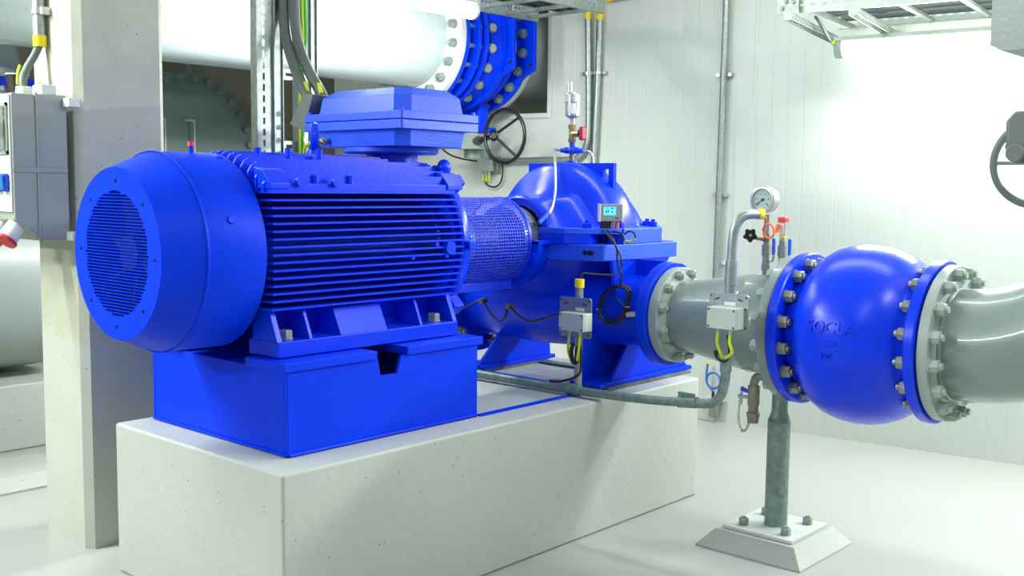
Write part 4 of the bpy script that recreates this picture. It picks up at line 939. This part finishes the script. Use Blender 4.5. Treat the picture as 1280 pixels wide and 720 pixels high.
tag(obj('concrete_footing', loft(MB(), [(q0, .0005), (q0, .01), (q1, .07)]), CONC, ang=20), 'low white footing on the floor at the left edge', 'footing')
fv = thing('flanged_gray_pipe', 'gray pipe end with blue flange below the large pipe at far left', 'pipe', (.55, 3.6, 2.0))
obj('pipe', MB().lathe((.55, 3.6, 0), 'z', [(2.125, .20), (2.20, .205), (2.30, .19), (2.36, .12), (2.38, .001)], 40), VESSEL, fv)
ff = obj('flange', MB().ring((.55, 3.6, 0), 'z', 2.07, 2.12, .15, .29, 48, .003), BLUE, fv)
for i in range(12): bolt_at(ff, 'flange_nut', (.55+.245*math.cos(i*PI/6), 3.6+.245*math.sin(i*PI/6), 2.07), (0, 0, -1), .04, .028, STEEL)
obj('lower_pipe', MB().cyl((.55, 3.6, 1.47), (.55, 3.6, 2.069), .17, None, 40), VESSEL, fv)

# ------------------------------------------------------------------ switch box on the column
sb = thing('switch_box', 'gray power distribution box with sockets fixed to the concrete column', 'switch box', (-.08, 1.6, 1.3))
YB, YE = 1.42, 2.02
def prof(pts, y0, y1, nm, m, bev=.006): return obj(nm, MB().py(pts, y0, y1), m, sb, bevel=bev)
prof([(-.125, 1.305), (-.002, 1.305), (-.002, 1.885), (-.125, 1.885)], YB, YE, 'back_shell', BOXG)
prof([(-.222, 1.39), (-.127, 1.308), (-.127, 1.882), (-.222, 1.882)], YB, YE, 'front_shell', BOXG)
obj('seam_rib', MB().box((-.131, YB-.006, 1.30), (-.121, YB, 1.89)), BOXG, sb, bevel=.003)
obj('cross_rib', MB().box((-.225, YB-.005, 1.575), (-.005, YB-.0005, 1.595)), BOXG, sb, bevel=.003)
obj('front_plate', MB().box((-.228, YB+.01, 1.42), (-.2225, YE-.01, 1.875)), WPLAST, sb, bevel=.002)
wd_ = obj('window', MB().box((-.245, YB+.03, 1.66), (-.2285, YE-.05, 1.83)), GLASS, sb, bevel=.004)
obj('window_frame', MB().box((-.236, YB+.02, 1.645), (-.2286, YB+.029, 1.845)).box((-.236, YB+.02, 1.832), (-.2286, YE-.04, 1.845)).box((-.236, YB+.02, 1.645), (-.2286, YE-.04, 1.657)), BOXG, sb)
for y in (1.47, 1.53, 1.59):
    obj('breaker', MB().box((-.2445, y, 1.72), (-.236, y+.045, 1.77)), BOXG, wd_, bevel=.002)
for y in (1.445, 1.505, 1.565): 
    s_ = obj('blue_socket', MB().box((-.245, y, 1.50), (-.2285, y+.045, 1.57)), BHAND, sb, bevel=.006)
    obj('flap', MB().obox((-.250, y+.022, 1.535), (.004, .018, .03), ((1, 0, .1), (0, 1, 0), (-.1, 0, 1))), HOSE, s_, bevel=.003)
sd_ = Vector((-.65, -.1, -.75)).normalized()
for y in (1.47, 1.60):
    p0 = Vector((-.19, y, 1.37))
    s_ = obj('red_socket', MB().cyl(p0, p0+sd_*.075, .036, .040, 20), WPLAST, sb); obj('flap', MB().cyl(p0+sd_*.0755, p0+sd_*.088, .046, .044, 20), RED, s_)
for z in (1.855, 1.322): obj('mounting_lug', MB().box((-.020, YB-.055, z-.018), (-.001+.028, YB-.0005, z+.018)), WPLAST, sb, bevel=.004)
obj('top_rail', MB().box((-.09, 1.445, 1.8855), (-.03, 1.53, 1.925)), WPLAST, sb, bevel=.004)
obj('cable_gland', MB().cyl((-.085, 1.618, 1.8855), (-.085, 1.618, 1.925), .034, .030, 14), WPLAST, sb)
cc = thing('column_conduit', 'galvanised conduit with yellow end clamped on the column above the box', 'conduit', (-.01, 1.64, 2.1))
obj('tube', MB().cyl((.0, 1.645, 2.13), (.0, 1.645, 3.3), .024), GALV, cc); obj('end_cap', MB().cyl((.0, 1.645, 2.095), (.0, 1.645, 2.14), .0275), YELLOW, cc)
obj('clamp', MB().ring((0, 1.645, 0), 'z', 2.225, 2.25, .0242, .030, 24).box((-.01, 1.598, 2.222), (.029, 1.617, 2.254)), STAIN, cc, bevel=.002)
bxc = thing('box_feed_cable', 'gray cable from the yellow-ended conduit into the switch box', 'cable', (-.05, 1.63, 1.92))
obj('sheath', MB().tube([(0, 1.645, 2.11), (-.02, 1.652, 2.06), (-.055, 1.655, 2.0), (-.08, 1.635, 1.955), (-.085, 1.618, 1.915)], .016, 12), CABLE, bxc)
obj('earth_sleeve', MB().tube([(-.075, 1.668, 2.015), (-.088, 1.660, 1.98), (-.10, 1.64, 1.935)], .006, 8), YGREEN, bxc)
cu_ = thing('dark_cup', 'dark brown cup with pale rim standing on the switch box', 'cup', (-.06, 1.72, 1.886))
obj('body', MB().lathe((-.06, 1.735, 1.886), 'z', [(0, .0001), (0, .032), (.095, .044), (.095, .041), (.004, .030), (.004, .0001)], 28), CUPM, cu_); obj('rim', MB().torus((-.06, 1.735, 1.982), 'z', .0435, .003, 28, 8), WPLAST, cu_)

# ------------------------------------------------------------------ actuator at the right edge
ac = thing('valve_actuator', 'dark gray valve gear unit with handwheel cut by the right edge', 'actuator', (1.95, -1.66, 1.60))
AXX, AYY = 1.95, -1.70
obj('gear_housing', MB().px([(-1.615, 1.66), (-1.60, 1.69), (-1.60, 1.79), (-1.625, 1.82), (-1.82, 1.82), (-1.82, 1.64), (-1.63, 1.64)], 1.86, 2.04), ACT, ac, bevel=.012, seg=3)
obj('cover', MB().cyl((1.859, -1.642, 1.675), (1.825, -1.642, 1.675), .030, None, 24), ACT, ac, bevel=.004)
for z in (1.70, 1.72, 1.765, 1.78): bolt_at(ac, 'housing_screw', (1.90, -1.60, z), (0, 1, 0), .016, .010, ACT, 0, False)
hcx = Vector((2.12, -1.635, 1.648))
obj('rim', MB().torus(tuple(hcx), 'x', .152, .014, 56, 12), ACT, ac)
obj('hub', MB().cyl(hcx-Vector((.06, 0, 0)), hcx+Vector((.03, 0, 0)), .03), ACT, ac)
for a in (0, 2.1, -2.1): obj('spoke', MB().tube([hcx, hcx+Vector((0, math.cos(a)*.152, math.sin(a)*.152))], .007, 8, False), STEEL, ac)
obj('stem', MB().cyl((2.06, -1.76, 1.76), (2.12, -2.0, 1.76), .05, None, 20), ACT, ac)

# ------------------------------------------------------------------ lights
def area(name, loc, rot, sx, sy, power, col=(.975, 1., .98)):
    L = bpy.data.lights.new(name, 'AREA'); L.shape = 'RECTANGLE'; L.size = sx; L.size_y = sy; L.energy = power; L.color = col
    o = bpy.data.objects.new(name, L); C.objects.link(o); o.location = loc; o.rotation_euler = rot; return o
WR = math.atan2(.121, 1)
area('lamp_light_wall', W(-.6, 2.30, .24), (0, math.radians(38), WR), .1, 1.25, 22)
area('lamp_light_wall_row', W(-2.7, 2.36, .24), (0, math.radians(70), WR), .1, 1.9, 96)
area('lamp_light_pipe', (1.7, 1.50, 2.475), (math.radians(42), 0, 0), 1.4, .1, 46)
area('lamp_light_left_row', (-1.6, 2.2, 3.0), (math.radians(-15), math.radians(-10), 0), 1.9, .12, 85)
area('added_fill_behind', (-4.6, 2.3, 2.8), (0, math.radians(-68), math.radians(-8)), .16, 2.6, 95)  # unseen fill light added to brighten the faces at the fan end
area('added_fill_near', (-1.2, -2.2, 3.2), (math.radians(25), 0, 0), 2.6, .14, 12)  # added overhead fill near the camera, no fixture behind it
area('added_fill_far', (2.2, -2.9, 3.2), (math.radians(35), 0, 0), 2.6, .14, 46)  # invented overhead fill, lifts the plinth front and base front
area('added_fill_right', (2.5, -.5, 3.24), (0, math.radians(-22), 0), .14, 2.6, 20)  # extra unseen fill put in to brighten the right wall
wld = bpy.data.worlds.new('hall'); scn.world = wld; wld.use_nodes = True
wld.node_tree.nodes['Background'].inputs[0].default_value = (.92, .94, .9, 1); wld.node_tree.nodes['Background'].inputs[1].default_value = .2

# ------------------------------------------------------------------ camera
cam = bpy.data.cameras.new('camera'); co_ = bpy.data.objects.new('camera', cam); C.objects.link(co_); scn.camera = co_
f, yaw, pitch, roll = 1332.3031, .7299, -.0959, .0114
cy, sy_, cp_, sp2 = math.cos(yaw), math.sin(yaw), math.cos(pitch), math.sin(pitch)
fw = Vector((cy*cp_, sy_*cp_, sp2)); rt = Vector((sy_, -cy, 0)); upv = rt.cross(fw)
c, s = math.cos(roll), math.sin(roll); rt, upv = rt*c+upv*s, upv*c-rt*s
M = Matrix((rt, upv, -fw)).transposed().to_4x4(); M.translation = Vector((-2.0324, -2.8099, 1.5458)); co_.matrix_world = M
cam.sensor_width = 36; cam.lens = f*36/1280; cam.clip_start = .05; cam.clip_end = 60
scn.view_settings.view_transform = 'Standard'; scn.view_settings.look = 'None'; scn.view_settings.gamma = 1; scn.view_settings.use_curve_mapping = False
scn.view_settings.exposure = .85
